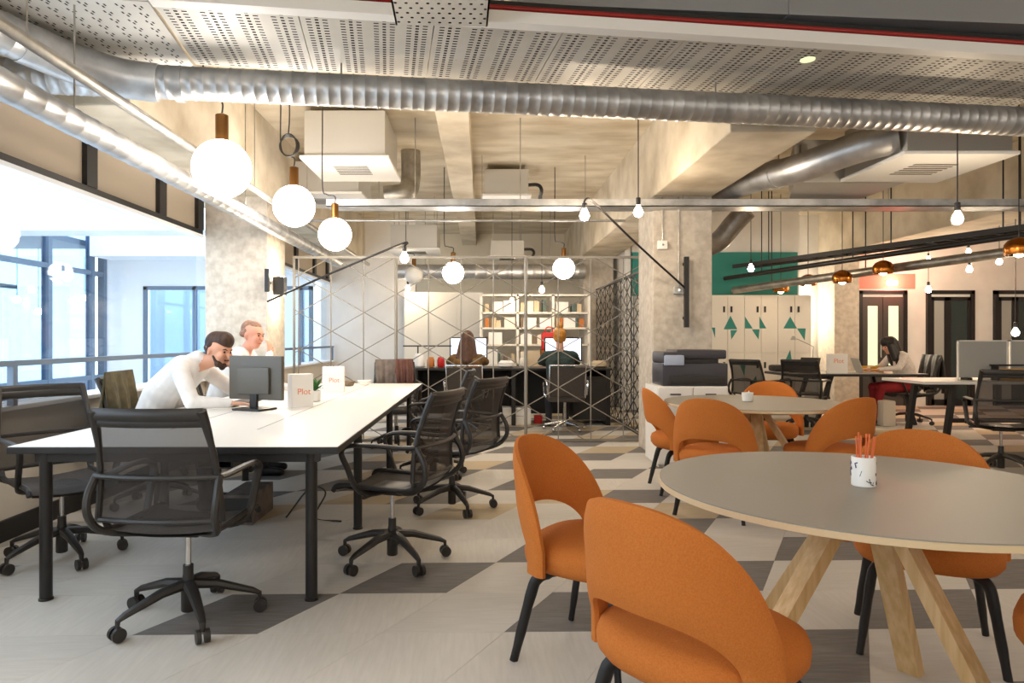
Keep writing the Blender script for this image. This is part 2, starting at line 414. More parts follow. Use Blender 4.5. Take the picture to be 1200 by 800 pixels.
ribbed(rel(t, (-2.15, -2, 2.38)), rel(t, (-2.15, 10.2, 2.38)), .07, .16).build('pipe', 'galv', t)
for y in (1, 3.6, 6.2, 10): MB().tube([rel(t, (-2.15,y,2.44)), rel(t, (-2.15,y,3.55))], .005).build('hanger', 'galv_dull', t)
t = T('conduit_pipe', 'thin pale pipe running under the edge beam', 'pipe', (-2.0, 4, 2.55))
MB().tube([(0,-4,0),(0,8,0)], .03).build('pipe', 'galv_dull', t)
for y in (-1, 2, 3.8, 7.5): MB().tube([(0,y,0),(0,y,1.0)], .004).build('hanger', 'galv_dull', t)
# perforated raft
ang = math.radians(7.9)
rf = T('perforated_ceiling_raft', 'perforated metal ceiling panels hung above the cross duct', 'ceiling panel', (-1.73, 3.59, 3.0), ang)
npn = 8; pw = .74
for k in range(npn):
    pn = MB().box(k*pw+.003, (k+1)*pw-.003, 0, .8, 0, .02).build('perforated_panel', 'raft', rf, smooth=False)
    m = MB()
    for g in range(4):
        for c, (ww, hh) in ((-.045, (.028,.011)), (0, (.02,.017)), (.045, (.028,.011))):
            u = k*pw+.0925+g*.185+c; v = .02
            while v < .78:
                m._add([(u-ww/2, v, -.0008), (u+ww/2, v, -.0008), (u+ww/2, v+hh, -.0008), (u-ww/2, v+hh, -.0008)], [(3,2,1,0)]); v += .034
    h = m.build('perforation', 'hole', pn, smooth=False); h['kind'] = 'stuff'
for k in range(2):
    y0 = -1.05+k*1.03
    pn = MB().box(-1.35, -.02, y0, y0+1.02, 0, .02).build('perforated_panel', 'raft', rf, smooth=False)
    m = MB()
    for i in range(14):
        for j in range(11):
            u = -1.3+i*.092; v = y0+.05+j*.09
            for dx, dy in ((0,0),(.03,.012),(.015,.034)):
                m._add([(u+dx-.004, v+dy-.012, -.0008), (u+dx+.006, v+dy-.012, -.0008), (u+dx+.010, v+dy+.012, -.0008), (u+dx, v+dy+.012, -.0008)], [(3,2,1,0)])
    h = m.build('perforation', 'hole', pn, smooth=False); h['kind'] = 'stuff'
MB().box(0, npn*pw, -.085, 0, -.015, .05).build('edge_channel', 'ac_white', rf, smooth=False)
for k in range(5): MB().tube([(.4+k*1.25, .5, 0), (.4+k*1.25, .5, .56)], .006).build('hanger', 'galv_dull', rf)
tag(MB().lathe([(.0001,-.004),(.035,-.004),(.045,.0),(.045,.01)], 20).build('spotlight', 'door_lit', None, (2.05, 4.3, 2.995)), 'small round recessed light set in a perforated panel', 'light')
t = T('rectangular_duct', 'wide grey rectangular duct above the perforated panels', 'duct', (0, 4.05, 3.2), ang*.6)
MB().box(.2, 6.4, -.08, .25, 0, .30, .004).build('body', 'grey_duct', t, smooth=False)
for x in (1.85, 4.4): MB().box(x, x+.04, -.09, .26, -.005, .305).build('flange', 'grey_duct', t, smooth=False)
t = T('gap_shade', 'dark strip painted as the shaded gap above the panel edge', 'painted shade', (0, 3.85, 3.13), ang)
MB().box(-1.4, 6.2, .05, .5, 0, .05).build('shade_strip', 'black_steel', t, smooth=False)  # dark box put in as the shade of the void above the panels
for x in (.15, 2.2): MB().tube([(x,.2,.05),(x,.2,.42)], .01).build('rod', 'galv', t)
for dy, dz in ((-.03, 3.095), (.03, 3.125)):
    tag(MB().tube([(-1.6,0,0),(6,0,0)], .014).build('sprinkler_pipe', 'red_pipe', None, (0, 3.84+dy, dz), ang), 'thin red sprinkler pipe behind the panel edge', 'pipe', 'red sprinkler pipes')
t = T('perforated_tray', 'short perforated metal tray below the ceiling raft', 'tray', (-.22, 3.72, 2.945), math.radians(2))
MB().box(-.25, .25, -1.3, 0, 0, .012).box(-.25, -.24, -1.3, 0, 0, .06).box(.24, .25, -1.3, 0, 0, .06).build('tray', 'raft', t, smooth=False)
m = MB()
for i in range(9):
    for j in range(24):
        u = -.22+i*.055; v = -.04-j*.052
        m.lathe([(.009,-.0009),(.009,-.0003)], 8, (u+(j % 2)*.02-.01, v, 0))
h = m.build('perforation', 'hole', t, smooth=False); h['kind'] = 'stuff'
for y in (-.2, -1.1): MB().tube([(.2,y,.01),(.2,y,.6)], .005).build('hanger', 'galv_dull', t)
# transverse cable tray
t = T('cable_tray', 'galvanised cable tray spanning the room in front of the pillars', 'cable tray', (1.8, 7.0, 2.60))
MB().box(-3.4, 4.4, 0, .012, 0, .075).box(-3.4, 4.4, 0, .28, 0, .008).box(-3.4, 4.4, .27, .282, 0, .075).build('tray', 'galv', t, smooth=False)
for x in (-2.5, -1.4, .3, 2.45, 4.0): MB().tube([(x,.14,0),(x,.14,.95)], .005).build('hanger', 'galv_dull', t)
t = T('far_conduit', 'thin pale conduit crossing below the slab beyond the cable tray', 'pipe', (0, 8.6, 2.73))
MB().tube([(-2.2,0,0),(1.8,0,0)], .016).build('pipe', 'galv', t)
for x in (-1.3, 0, 1.3): MB().tube([(x,0,0),(x,0,.82)], .004).build('hanger', 'galv_dull', t)
# air-conditioning cassettes
def cassette(x, y, z, wd, dp, ht, lab, pipes=True):
    t = T('ac_cassette', lab, 'air conditioner', (x, y, z), 0)
    MB().box(-wd/2, wd/2, 0, dp, .03, ht, .006).build('casing', 'ac_grey', t, smooth=False)
    MB().box(-wd/2-.04, wd/2+.04, -.03, dp+.03, 0, .03, .006).build('fascia', 'ac_white', t, smooth=False)
    g = MB()
    for k in range(6):
        g.box(-wd*.22, wd*.22, dp*(.3+k*.07), dp*(.3+k*.07)+.025, -.003, 0)
    g.build('grille', 'dark_grille', t, smooth=False)
    for sx in (-1, 1):
        for yy in (.08, dp-.08): MB().tube([(sx*(wd/2-.05), yy, ht), (sx*(wd/2-.05), yy, 3.55-z)], .005, 6).build('hanger', 'galv_dull', t)
    if pipes: MB().tube(bez([(wd/2,dp*.5,ht*.6),(wd/2+.15,dp*.5,ht*.6),(wd/2+.2,dp*.5,ht*.4),(wd/2+.2,dp*.5+.3,.1)], 4), .025, 8).build('refrigerant_pipe', 'black_plastic', t)
    return t
cassette(-1.36, 6.75, 3.02, .80, .95, .48, 'grey boxed air-conditioning cassette hanging near the globe lamps', False)
cassette(-1.95, 8.3, 3.0, .9, .9, .4, 'white-bottomed air-conditioning cassette behind the nearest cassette', False)
cassette(.32, 9.0, 3.12, .58, .6, .36, 'air-conditioning cassette hanging beyond the cable tray at mid room')
cassette(-1.1, 11.0, 2.68, .75, .8, .4, 'low air-conditioning cassette above the wire screen', False)
cassette(.45, 12.2, 2.7, .6, .6, .3, 'far air-conditioning cassette above the desk')
cassette(3.85, 5.5, 2.72, .85, .95, .48, 'large air-conditioning cassette over the orange chairs')
t = T('air_handler', 'grey sloping air handler box with duct spigots', 'air handler', (3.5, 6.45, 2.72))
MB().prism([(-.55,0),(.5,0),(.5,.9),(-.2,.9)], 0, .4).build('body', 'ac_grey', t, smooth=False)
MB().box(-.5, -.44, -.03, .1, .05, .35).box(.1, .4, -.02, 0, .1, .3).build('flange', 'galv_dull', t, smooth=False)
for x in (-.4, .4): MB().tube([(x,.2,.4),(x,.2,.85)], .006).build('hanger', 'galv_dull', t)
t = T('branch_duct', 'large galvanised duct bending down along the concrete beam', 'duct', (2.9, 6.5, 2.75))
MB().tube(bez([rel(t, (3.42,5.62,2.90)), rel(t, (3.15,5.78,2.85)), rel(t, (2.85,6.2,2.78)), rel(t, (2.66,7.0,2.83)), rel(t, (2.62,8.2,2.82)), rel(t, (2.62,10.0,2.8))], 8), .13, 20).build('pipe', 'galv', t)
for p in ((2.78,6.4,2.79), (2.64,7.5,2.83), (2.62,8.9,2.81)):
    MB().tube([rel(t, p), rel(t, (p[0]-.015, p[1]+.05, p[2]))], .138, 20).build('collar', 'galv', t)
    MB().tube([rel(t, p)+Vector((0,0,.1)), rel(t, (p[0],p[1],3.55))], .006).build('hanger', 'galv_dull', t)
t = T('flexible_duct', 'grey curved duct dropping behind the pillar', 'duct', (2.75, 8.2, 2.45))
MB().tube(bez([rel(t,(3.1,8.0,2.75)), rel(t,(2.98,8.1,2.6)), rel(t,(2.82,8.2,2.4)), rel(t,(2.6,8.4,2.32))], 6), .12, 16).build('pipe', 'galv_dull', t)
MB().tube([rel(t,(3.0,8.08,2.6)), rel(t,(3.0,8.08,3.55))], .006).build('hanger', 'galv_dull', t)
t = T('far_duct', 'galvanised duct crossing above the desk beyond the wire screen', 'duct', (.2, 12, 2.42))
ribbed((-1.7,0,0), (1.6,0,0), .13, .2).build('pipe', 'galv', t)
for x in (-1.2, 1): MB().tube([(x,0,.12),(x,0,1.13)], .006).build('hanger', 'galv_dull', t)
t = T('drop_duct', 'grey duct dropping from the slab behind the nearest cassette', 'duct', (-.88, 8.4, 3.0))
MB().tube(bez([(0,0,.55),(0,0,.2),(-.05,-.1,.02),(-.3,-.1,-.02)], 5), .12, 16).build('pipe', 'galv_dull', t)
# suspended track on the right
for n, (z0, z1, r, mt, lab) in enumerate(((2.25, 2.29, .035, 'black_metal', 'black suspended pipe rail above the far desks'), (2.05, 2.16, .06, 'galv_dull', 'grey suspended service pipe above the far desks'))):
    p0 = Vector((4.05+.15*n, 11.4, z0)); p1 = Vector((6.2+.2*n, 6.6, z1+.1))
    t = T('suspended_rail', lab, 'rail', p0)
    MB().tube([(0,0,0), p1-p0], r, 10).build('pipe', mt, t)
    for f_ in (.15, .45, .8):
        q = (p1-p0)*f_; MB().tube([q, (q.x,q.y,3.55-p0.z)], .008).build('hanger', 'black_metal', t)
t = T('ladder_tray', 'dark ladder cable tray hanging over the far tables', 'cable tray', (5.2, 9.0, 2.42), math.radians(-66))
MB().bar((-2.4,-.15,0),(2.6,-.15,.02),.02,.06).build('side_rail', 'black_steel', t, smooth=False); MB().bar((-2.4,.15,0),(2.6,.15,.02),.02,.06).build('side_rail', 'black_steel', t, smooth=False)
for k in range(20): MB().bar((-2.3+k*.25,-.15,.0),(-2.3+k*.25,.15,.0),.02,.015).build('rung', 'black_steel', t, smooth=False)
for x in (-1.8, .2, 2.2): MB().tube([(x,0,0),(x,0,1.12)], .008).build('hanger', 'black_metal', t)
# ================================================================== LAMPS
def globe(x, y, z, r, lab, cord=.0, lit=True, group=None):
    t = T('globe_pendant', lab, 'pendant lamp', (x, y, z), 0, group)
    MB().sph((0,0,0), r, 32, 20).build('globe', 'globe_on' if lit else 'globe_off', t)
    MB().lathe([(.03*r/.15,r*.97),(.033*r/.15,r*.99),(.033*r/.15,r+.13*r/.15),(.012,r+.14*r/.15)], 16).build('socket', 'brass', t)
    top = 3.55-z
    MB().tube(bez([(0,0,r+.13*r/.15),(0,0,r+.2*r/.15),(-.08,.0,r+.22*r/.15),(-.12,0,r+.3*r/.15),(-.12,0,top*.8),(-.12,0,top)], 5), .006, 6).build('cable', 'black_plastic', t)
    return t
globe(-1.70, 4.46, 2.35, .187, 'large lit glass globe pendant over the desk end next to the cross duct')
globe(-1.70, 6.17, 2.44, .186, 'lit glass globe pendant, middle of the row over the white desk')
globe(-1.419, 6.58, 2.246, .157, 'lit glass globe pendant over the far half of the white desk')
globe(-.39, 9.2, 2.13, .145, 'lit glass globe pendant hanging behind the wire screen before the cream cupboards')
globe(1.1, 9.2, 2.19, .145, 'lit glass globe pendant hanging in front of the bookshelf')
globe(-1.06, 10.6, 2.23, .14, 'unlit milky glass globe pendant behind the wire screen', lit=False)
for k, (x, y) in enumerate(((-1.2,1.2),(-1.2,-.6),(-1.2,-2.4),(1.4,-1.2),(1.4,-3.2),(4,-1.2),(4,1.0),(6.5,-1),(6.5,1.6),(-1.2,-4.2),(4,-3.4),(9,1),(9,-2.4))):  # unseen globes added to brighten the foreground
    globe(x, y, 2.45, .14, 'added unseen globe pendant brightening the front part of the room', group='added fill globes out of view')
def bulb(x, y, z, lab, r=.042, drop=True, group=None):
    t = T('bulb_pendant', lab, 'pendant lamp', (x, y, z), 0, group)
    MB().lathe([(.0005,-r),(r*.7,-r*.72),(r,0),(r*.75,r*.75),(r*.4,r*1.35),(r*.38,r*1.6)], 16).build('bulb', 'bulb_on', t)
    MB().lathe([(r*.42,r*1.55),(r*.5,r*1.6),(r*.5,r*3.1),(.006,r*3.3)], 12).build('socket', 'black_metal', t)
    if drop: MB().tube([(0,0,r*3.2),(0,0,3.55-z)], .005, 6).build('cord', 'black_plastic', t)
    return t
def bpx(px, py, Y, lab, r=.042, group=None):
    p = A(px, py, Y); return bulb(p.x, p.y, p.z, lab, r, group=group)
bpx(748, 249, 6.1, 'bare lit bulb on a long cord before the pillar')
bpx(1122, 257, 5.35, 'bare lit bulb on a cord over the orange chairs')
bpx(880, 315, 9.6, 'bare lit bulb hanging before the teal band')
bpx(1136, 316, 10.2, 'bare lit bulb hanging before the narrow glazed door')
bpx(1171, 307, 10.6, 'bare lit bulb hanging near the suspended rails')
bpx(1135, 295, 11.2, 'small bare lit bulb close under the far ceiling', .035)
bpx(1088, 340, 10.8, 'low bare lit bulb hanging between the doors')
bpx(635, 340, 10.6, 'bare lit bulb hanging before the bookshelf')
bpx(1190, 390, 8.6, 'low lit bulb lamp hanging near the desk dividers')
bpx(478, 338, 12.2, 'bare lit bulb hanging before the cream cupboards')
bpx(600, 352, 10.9, 'small lit bulb hanging above the shelf clutter', .03)
bpx(1088, 303, 12.0, 'small lit bulb hanging over the far doors', .03)
# swing arm wall lamps
def swing(base, tip, bar_h, lab):
    base, tip = Vector(base), Vector(tip)
    t = T('swing_arm_lamp', lab, 'wall lamp', base); d = tip-base
    MB().bar((0,0,-bar_h),(0,0,.12),.045,.045,(0,1,0)).build('wall_bar', 'black_metal', t, smooth=False)
    MB().bar((0,0,-bar_h+.1),(0,.09,-bar_h+.1),.03,.03).bar((0,0,.05),(0,.09,.05),.03,.03).build('bracket', 'black_metal', t, smooth=False)
    e = d+Vector((.03,0,.16))
    MB().tube(bez([(0,0,-.22), d*.5+Vector((0,0,-.02)), e*.93, e, d+Vector((0,0,.13)), d+Vector((0,0,.08))], 6), .011, 8).build('arm', 'black_metal', t)
    r = .045
    MB().lathe([(.0005,-r),(r*.7,-r*.72),(r,0),(r*.75,r*.75),(r*.4,r*1.35),(r*.38,r*1.6)], 16, d).build('bulb', 'bulb_on', t)
    MB().lathe([(r*.42,r*1.5),(r*.5,r*1.6),(r*.5,r*2.6),(.006,r*2.7)], 12, d).build('socket', 'black_metal', t)
swing((2.14, 7.15, 1.98), A(685, 253, 6.3), .62, 'black swing arm lamp with bare bulb on the pillar by the printer')
p = A(318, 328, 7.1); swing((-2.24, 7.12, 1.85), A(474, 303, 6.9), .12, 'black swing arm lamp with bare bulb on the window pillar')
t = T('wall_sconce', 'small black sconce shining up and down on the window pillar', 'wall lamp', (-2.2, 7.5, 1.82))
MB().box(-.08, .04, -.06, .06, -.1, .1, .006).build('housing', 'black_metal', t, smooth=False)
MB().lathe([(.03,.1),(.03,.103)], 12).build('lens', 'glow_warm', t); MB().lathe([(.03,-.103),(.03,-.1)], 12).build('lens', 'glow_warm', t)
for z in (.15, -.15):
    l = bpy.data.lights.new('sconce_light', 'POINT'); l.energy = 5; l.color = (1,.85,.62); l.shadow_soft_size = .03
    lo = bpy.data.objects.new('sconce_light', l); COL.objects.link(lo); lo.parent = t; lo.location = (.02,0,z)
t = T('wall_sconce', 'lit sconce on the white wall beside the lockers', 'wall lamp', (5.75, 12.62, 1.75))
MB().box(-.07, .07, -.06, .08, -.06, .06, .006).build('housing', 'black_metal', t, smooth=False)
MB().lathe([(.05,.06),(.05,.066)], 12).build('lens', 'glow_warm', t); MB().lathe([(.05,-.066),(.05,-.06)], 12).build('lens', 'glow_warm', t)
for z in (.12, -.12):
    l = bpy.data.lights.new('sconce_light', 'POINT'); l.energy = 9; l.color = (1,.85,.62); l.shadow_soft_size = .05
    lo = bpy.data.objects.new('sconce_light', l); COL.objects.link(lo); lo.parent = t; lo.location = (0,-.05,z)
# copper dome pendants
for px, py, Y, lab in ((915,337,10.9,'copper dome pendant nearest the lockers'), (947,329,10.3,'copper dome pendant hanging before the lit white wall'), (987,325,9.2,'copper dome pendant hanging before the far pillar'), (1035,314,8.8,'copper dome pendant hanging before the double doors'), (1194,290,6.6,'copper dome pendant above the desk dividers')):
    p = A(px, py, Y); t = T('dome_pendant', lab, 'pendant lamp', p)
    MB().lathe([(.115,-.07),(.125,-.02),(.12,.03),(.09,.07),(.04,.095),(.012,.1),(.01,.09),(.036,.085),(.083,.06),(.11,.025),(.116,-.02),(.108,-.07)], 24).build('shade', 'copper', t)
    MB().sph((0,0,-.045), .05, 12, 8).build('bulb', 'glow_warm', t); MB().tube([(0,0,.1),(0,0,3.55-p.z)], .005, 6).build('cord', 'black_plastic', t)
t = T('exit_lamp', 'red glowing exit lamp box above the double doors', 'lamp', (7.6, YD-.02, 2.28))
MB().box(-.09, .09, -.05, 0, -.045, .045, .006).build('housing', 'exit_glow', t, smooth=False)
l = bpy.data.lights.new('exit_light', 'POINT'); l.energy = 14; l.color = (1,.22,.15); l.shadow_soft_size = .08
lo = bpy.data.objects.new('exit_light', l); COL.objects.link(lo); lo.parent = t; lo.location = (0,-.12,0)
t = T('cable_coil', 'coiled black cable hanging from a conduit beside the cassette', 'cable', A(338,170,6.0))
m = MB()
for k in range(4): m.tube([(.07*math.cos(a_*PI/10)*(1+.08*k), .01*k, .1*math.sin(a_*PI/10)*(1-.05*k)) for a_ in range(21)], .006, 6, False)
m.build('loop', 'black_plastic', t); MB().tube(bez([(0,0,.1),(.01,0,.3),(0,0,.9),(0,0,3.55-t.location.z)], 4), .006, 6).build('tail', 'black_plastic', t)
# ================================================================== WIRE SCREEN + LATTICE
YS, ZT = 8.2, 2.22; x0s, x1s = -2.27, 2.02; sp, nd = .39, .45
ws = T('wire_screen', 'tall metal rod screen with triangular pattern between the pillars', 'screen', (0, YS, 0))
xs = []; x = (464-X0)/F*YS
while x-sp > x0s: x -= sp
while x < x1s: xs.append(x); x += sp
for k, xx in enumerate(xs):
    thick = .02 if abs(xx-(464-X0)/F*YS) < .02 or abs(xx-(615-X0)/F*YS) < .03 else .007
    MB().tube([(xx,0,.02),(xx,0,ZT)], thick, 8).build('upright_rod' if thick < .01 else 'post', 'rod', ws)
MB().bar((x0s,0,ZT),(x1s,0,ZT),.03,.03).build('top_rail', 'rod', ws, smooth=False); MB().bar((x0s,0,.025),(x1s,0,.025),.03,.03).build('bottom_rail', 'rod', ws, smooth=False)
for xx in (x0s+.012, x1s-.012): MB().bar((xx,0,.02),(xx,0,ZT),.025,.025,(0,1,0)).build('end_post', 'rod', ws, smooth=False)
sl = (nd/2)/sp; xr = (427-X0)/F*YS; zr = HC-(366-YH)/F*YS
for sgn in (1, -1):
    for k in range(-14, 15):
        zb = zr+k*nd
        f_ = lambda xq: zb+sgn*sl*(xq-xr)
        ta, tb = x0s, x1s
        lo_, hi_ = sorted((xr+sgn*(.03-zb)/sl, xr+sgn*(ZT-zb)/sl)); ta = max(ta, lo_); tb = min(tb, hi_)
        if tb-ta > .15: MB().tube([(ta,.006*sgn,f_(ta)),(tb,.006*sgn,f_(tb))], .006, 6).build('diagonal_rod', 'rod', ws)
lt = T('lattice_screen', 'dark triangular lattice screen running back from the pillar', 'screen', (2.02, 8.25, 0))
L, H2 = 3.8, 2.1
nu, nv = 9, 20
du, dv = L/nu, H2/nv
for i in range(nu+1): MB().bar((0,i*du,0),(0,i*du,H2),.022,.008,(1,0,0)).build('upright', 'black_steel', lt, smooth=False)
for z in (.02, H2): MB().bar((0,0,z),(0,L,z),.03,.03).build('rail', 'black_steel', lt, smooth=False)
for i in range(nu):
    for j in range(0, nv, 2):
        m = MB()
        y0, y1 = i*du, (i+1)*du; z0, z1, z2 = j*dv, (j+1)*dv, (j+2)*dv
        ym = (y0+y1)/2
        for p, q in (((0,y0,z0),(0,ym,z1)), ((0,y1,z0),(0,ym,z1)), ((0,ym,z1),(0,y0,z2)), ((0,ym,z1),(0,y1,z2))): m.bar(p, q, .018, .006, (1,0,0))
        m.build('lattice_cell', 'black_steel', lt, smooth=False)
# ================================================================== WHITE BENCH DESK
TX0, TX1, TY0, TY1, TZ = -2.21, -.67, 3.17, 7.69, .74
t = T('bench_desk', 'long white-topped shared desk with black edge and black round legs', 'desk', ((TX0+TX1)/2, (TY0+TY1)/2, 0))
hw, hl = (TX1-TX0)/2, (TY1-TY0)/2
MB().box(-hw, hw, -hl, hl, TZ-.035, TZ-.003, .003).build('edge', 'black_metal', t, smooth=False)
MB().box(-hw+.004, hw-.004, -hl+.004, hl-.004, TZ-.004, TZ, .001).build('worktop', 'desk_white', t, smooth=False)
for sx in (-1, 1):
    for y in (-hl+.07, -hl+1.28, -hl+2.8, hl-.12):
        MB().lathe([(.032,.004),(.032,.012),(.028,.014),(.028,TZ-.035)], 18, (sx*(hw-.14), y, 0)).build('leg', 'black_metal', t)
for sx in (-1, 1): MB().box(sx*(hw-.16)-.02, sx*(hw-.16)+.02, -hl+.07, hl-.1, TZ-.08, TZ-.036).build('side_rail', 'black_metal', t, smooth=False)
for y in (-hl+.07, -hl+1.28, -hl+2.8, hl-.12): MB().box(-hw+.1, hw-.1, y-.02, y+.02, TZ-.08, TZ-.036).build('cross_rail', 'black_metal', t, smooth=False)
m = MB().box(-.1, .1, -hl+.5, hl-.5, TZ-.2, TZ-.19).box(-.1, -.09, -hl+.5, hl-.5, TZ-.2, TZ-.12).box(.09, .1, -hl+.5, hl-.5, TZ-.2, TZ-.12)
for y in (-hl+.7, 0, hl-.7): m.box(-.1, -.09, y, y+.03, TZ-.13, TZ-.036).box(.09, .1, y, y+.03, TZ-.13, TZ-.036)
m.build('cable_basket', 'black_metal', t, smooth=False)
for x in (-.28, .2): MB().box(x-.004, x+.004, -hl+.6, hl-.3, TZ, TZ+.0008).build('top_line', 'galv_dull', t, smooth=False)  # thin dull grey lines running along the worktop
# ================================================================== OFFICE CHAIR
def office_chair():
    t = T('office_chair', 'x', 'office chair')
    W = .225
    MB().lathe([(.026,.035),(.03,.04),(.03,.15),(.022,.2),(.022,.24)], 16).build('column', 'black_plastic', t)
    MB().lathe([(.013,.24),(.013,.39)], 14).build('gas_lift', 'chrome', t)
    for k in range(5):
        a_ = 2*PI*k/5+.31; c, s_ = math.cos(a_), math.sin(a_)
        arm = MB().tube([(c*.02,s_*.02,.155),(c*.12,s_*.12,.145),(c*.27,s_*.27,.10),(c*.30,s_*.30,.085),(c*.303,s_*.303,.05)], [.03,.026,.018,.014,.01], 8, flat=(.8,1)).build('base_arm', 'black_plastic', t)
        cm = MB(); ax = Vector((-s_, c, 0))
        for sg in (-1, 1): cm.tube([Vector((c*.303,s_*.303,.032))+ax*sg*.008, Vector((c*.303,s_*.303,.032))+ax*sg*.026], .029, 16)
        cm.build('castor', 'black_plastic', arm)
    MB().box(-.09, .09, -.1, .09, .385, .43, .01).bar((-.02,.02,.41),(-.24,.05,.40),.016,.016).build('mechanism', 'black_plastic', t)
    # seat : one sheet bending up behind
    P = []
    for i in range(13):
        y = .24-.47*i/12; z = .455-.035*math.exp(-((y-.26)/.06)**2)-.012*math.sin(PI*i/12)
        P.append([(W*(-1+2*j/8)*(.95 if i < 2 else 1), y, z-.018*(1-((j-4)/4)**2)) for j in range(9)])
    st = MB().grid(P).grid([[(q[0],q[1],q[2]-.012) for q in r] for r in P]).build('seat', 'mesh_seat', t)
    for sg in (-1, 1):
        MB().tube(bez([(sg*W,.24,.42),(sg*W,.2,.452),(sg*W,0,.452),(sg*W,-.2,.455),(sg*W,-.245,.49)], 4), .014, 8).build('seat_rail', 'black_plastic', st)
    def bp(u, v):   # u -1..1 across, v 0..1 up
        w_ = .258-.04*v
        return Vector((u*w_, -.245-.03*v-.07*v*v+.04*math.sin(PI*v)*.4-.035*(1-u*u), .50+.455*v))
    P = [[bp(-1+2*j/10, .02+.93*i/12) for j in range(11)] for i in range(13)]
    MB().grid(P).build('back_mesh', 'mesh_fabric', t)
    fm = MB()
    for sg in (-1, 1): fm.tube([bp(sg, v/10) for v in range(11)], [.014]*8+[.017,.019,.02], 8)
    fm.tube([bp(-1+2*j/10, .965) for j in range(11)], .026, 8, flat=(1,.5)); fm.tube([bp(-1+2*j/10, 0) for j in range(11)], .012, 8)
    fm.tube([bp(-1+2*j/10, .90) for j in range(11)], .022, 8, flat=(1,.4))
    fm.build('back_frame', 'black_plastic', t)
    MB().tube([bp(-1.06+2.12*j/10, .40)+Vector((0,-.022,0)) for j in range(11)], .011, 8).build('back_bar', 'black_plastic', t)
    for sg in (-1, 1):
        q = bp(sg*1.05, .40)+Vector((0,-.015,0))
        MB().tube(bez([q, (sg*.25,-.17,.675),(sg*.26,0,.68),(sg*.258,.13,.67),(sg*.25,.175,.63),(sg*.245,.14,.55),(sg*.238,.10,.46),(sg*.2,.05,.415),(sg*.05,0,.405)], 5), .016, 8, flat=(.8,1.15)).build('armrest', 'black_plastic', t)
        MB().tube(bez([q, (sg*.262,-.31,.60),(sg*.255,-.31,.52),(sg*.23,-.24,.45),(sg*.1,-.1,.41),(sg*.03,-.02,.405)], 5), .016, 8).build('support_loop', 'black_plastic', t)
    return t
oc = office_chair()
def face(dx, dy): return math.atan2(dy, dx)-PI/2
first = [True]
def put(src, loc, rz, lab, flag):
    if flag[0]:
        flag[0] = False; src.location = loc; src.rotation_euler.z = rz; src['label'] = lab; return src
    return dup(src, loc, rz, lab)
def OC(x, y, dx, dy, lab): return put(oc, (x, y, .004), face(dx, dy), lab, first)
OC(-1.30, 3.02, .04, 1, 'black mesh swivel chair pushed up to the end of the white desk')
OC(-2.37, 3.85, .75, -.65, 'black mesh swivel chair with brown-tinted back beside the low window wall')
OC(-.5, 3.80, -1, .35, 'black mesh swivel chair pulled out from the white desk, closest to its front corner')
OC(-.22, 4.98, -.85, .5, 'black mesh swivel chair turned away at the middle of the white desk')
OC(-.44, 6.15, -1, .1, 'black mesh swivel chair tucked side-on to the far part of the white desk')
OC(-.98, 7.83, .2, -1, 'swivel chair with coats over its back at the far end of the white desk')
OC(-2.4, 5.08, 1, .05, 'swivel chair under the seated man with the olive jacket')
OC(-2.45, 6.35, 1, 0, 'swivel chair under the bald man in the white shirt')
c_ = G(1173, 553); OC(c_.x, c_.y, .45, 1, 'black mesh swivel chair standing behind the big round table')
OC(5.45, 6.35, .2, 1, 'black mesh swivel chair at the desk with grey dividers')
OC(3.78, 9.3, .75, .5, 'black swivel chair at the near side of the dark table before the lockers')
OC(4.42, 9.3, .6, .7, 'black swivel chair between the lockers and the dark table')
OC(6.2, 9.95, -1, .15, 'black swivel chair under the woman in red trousers')
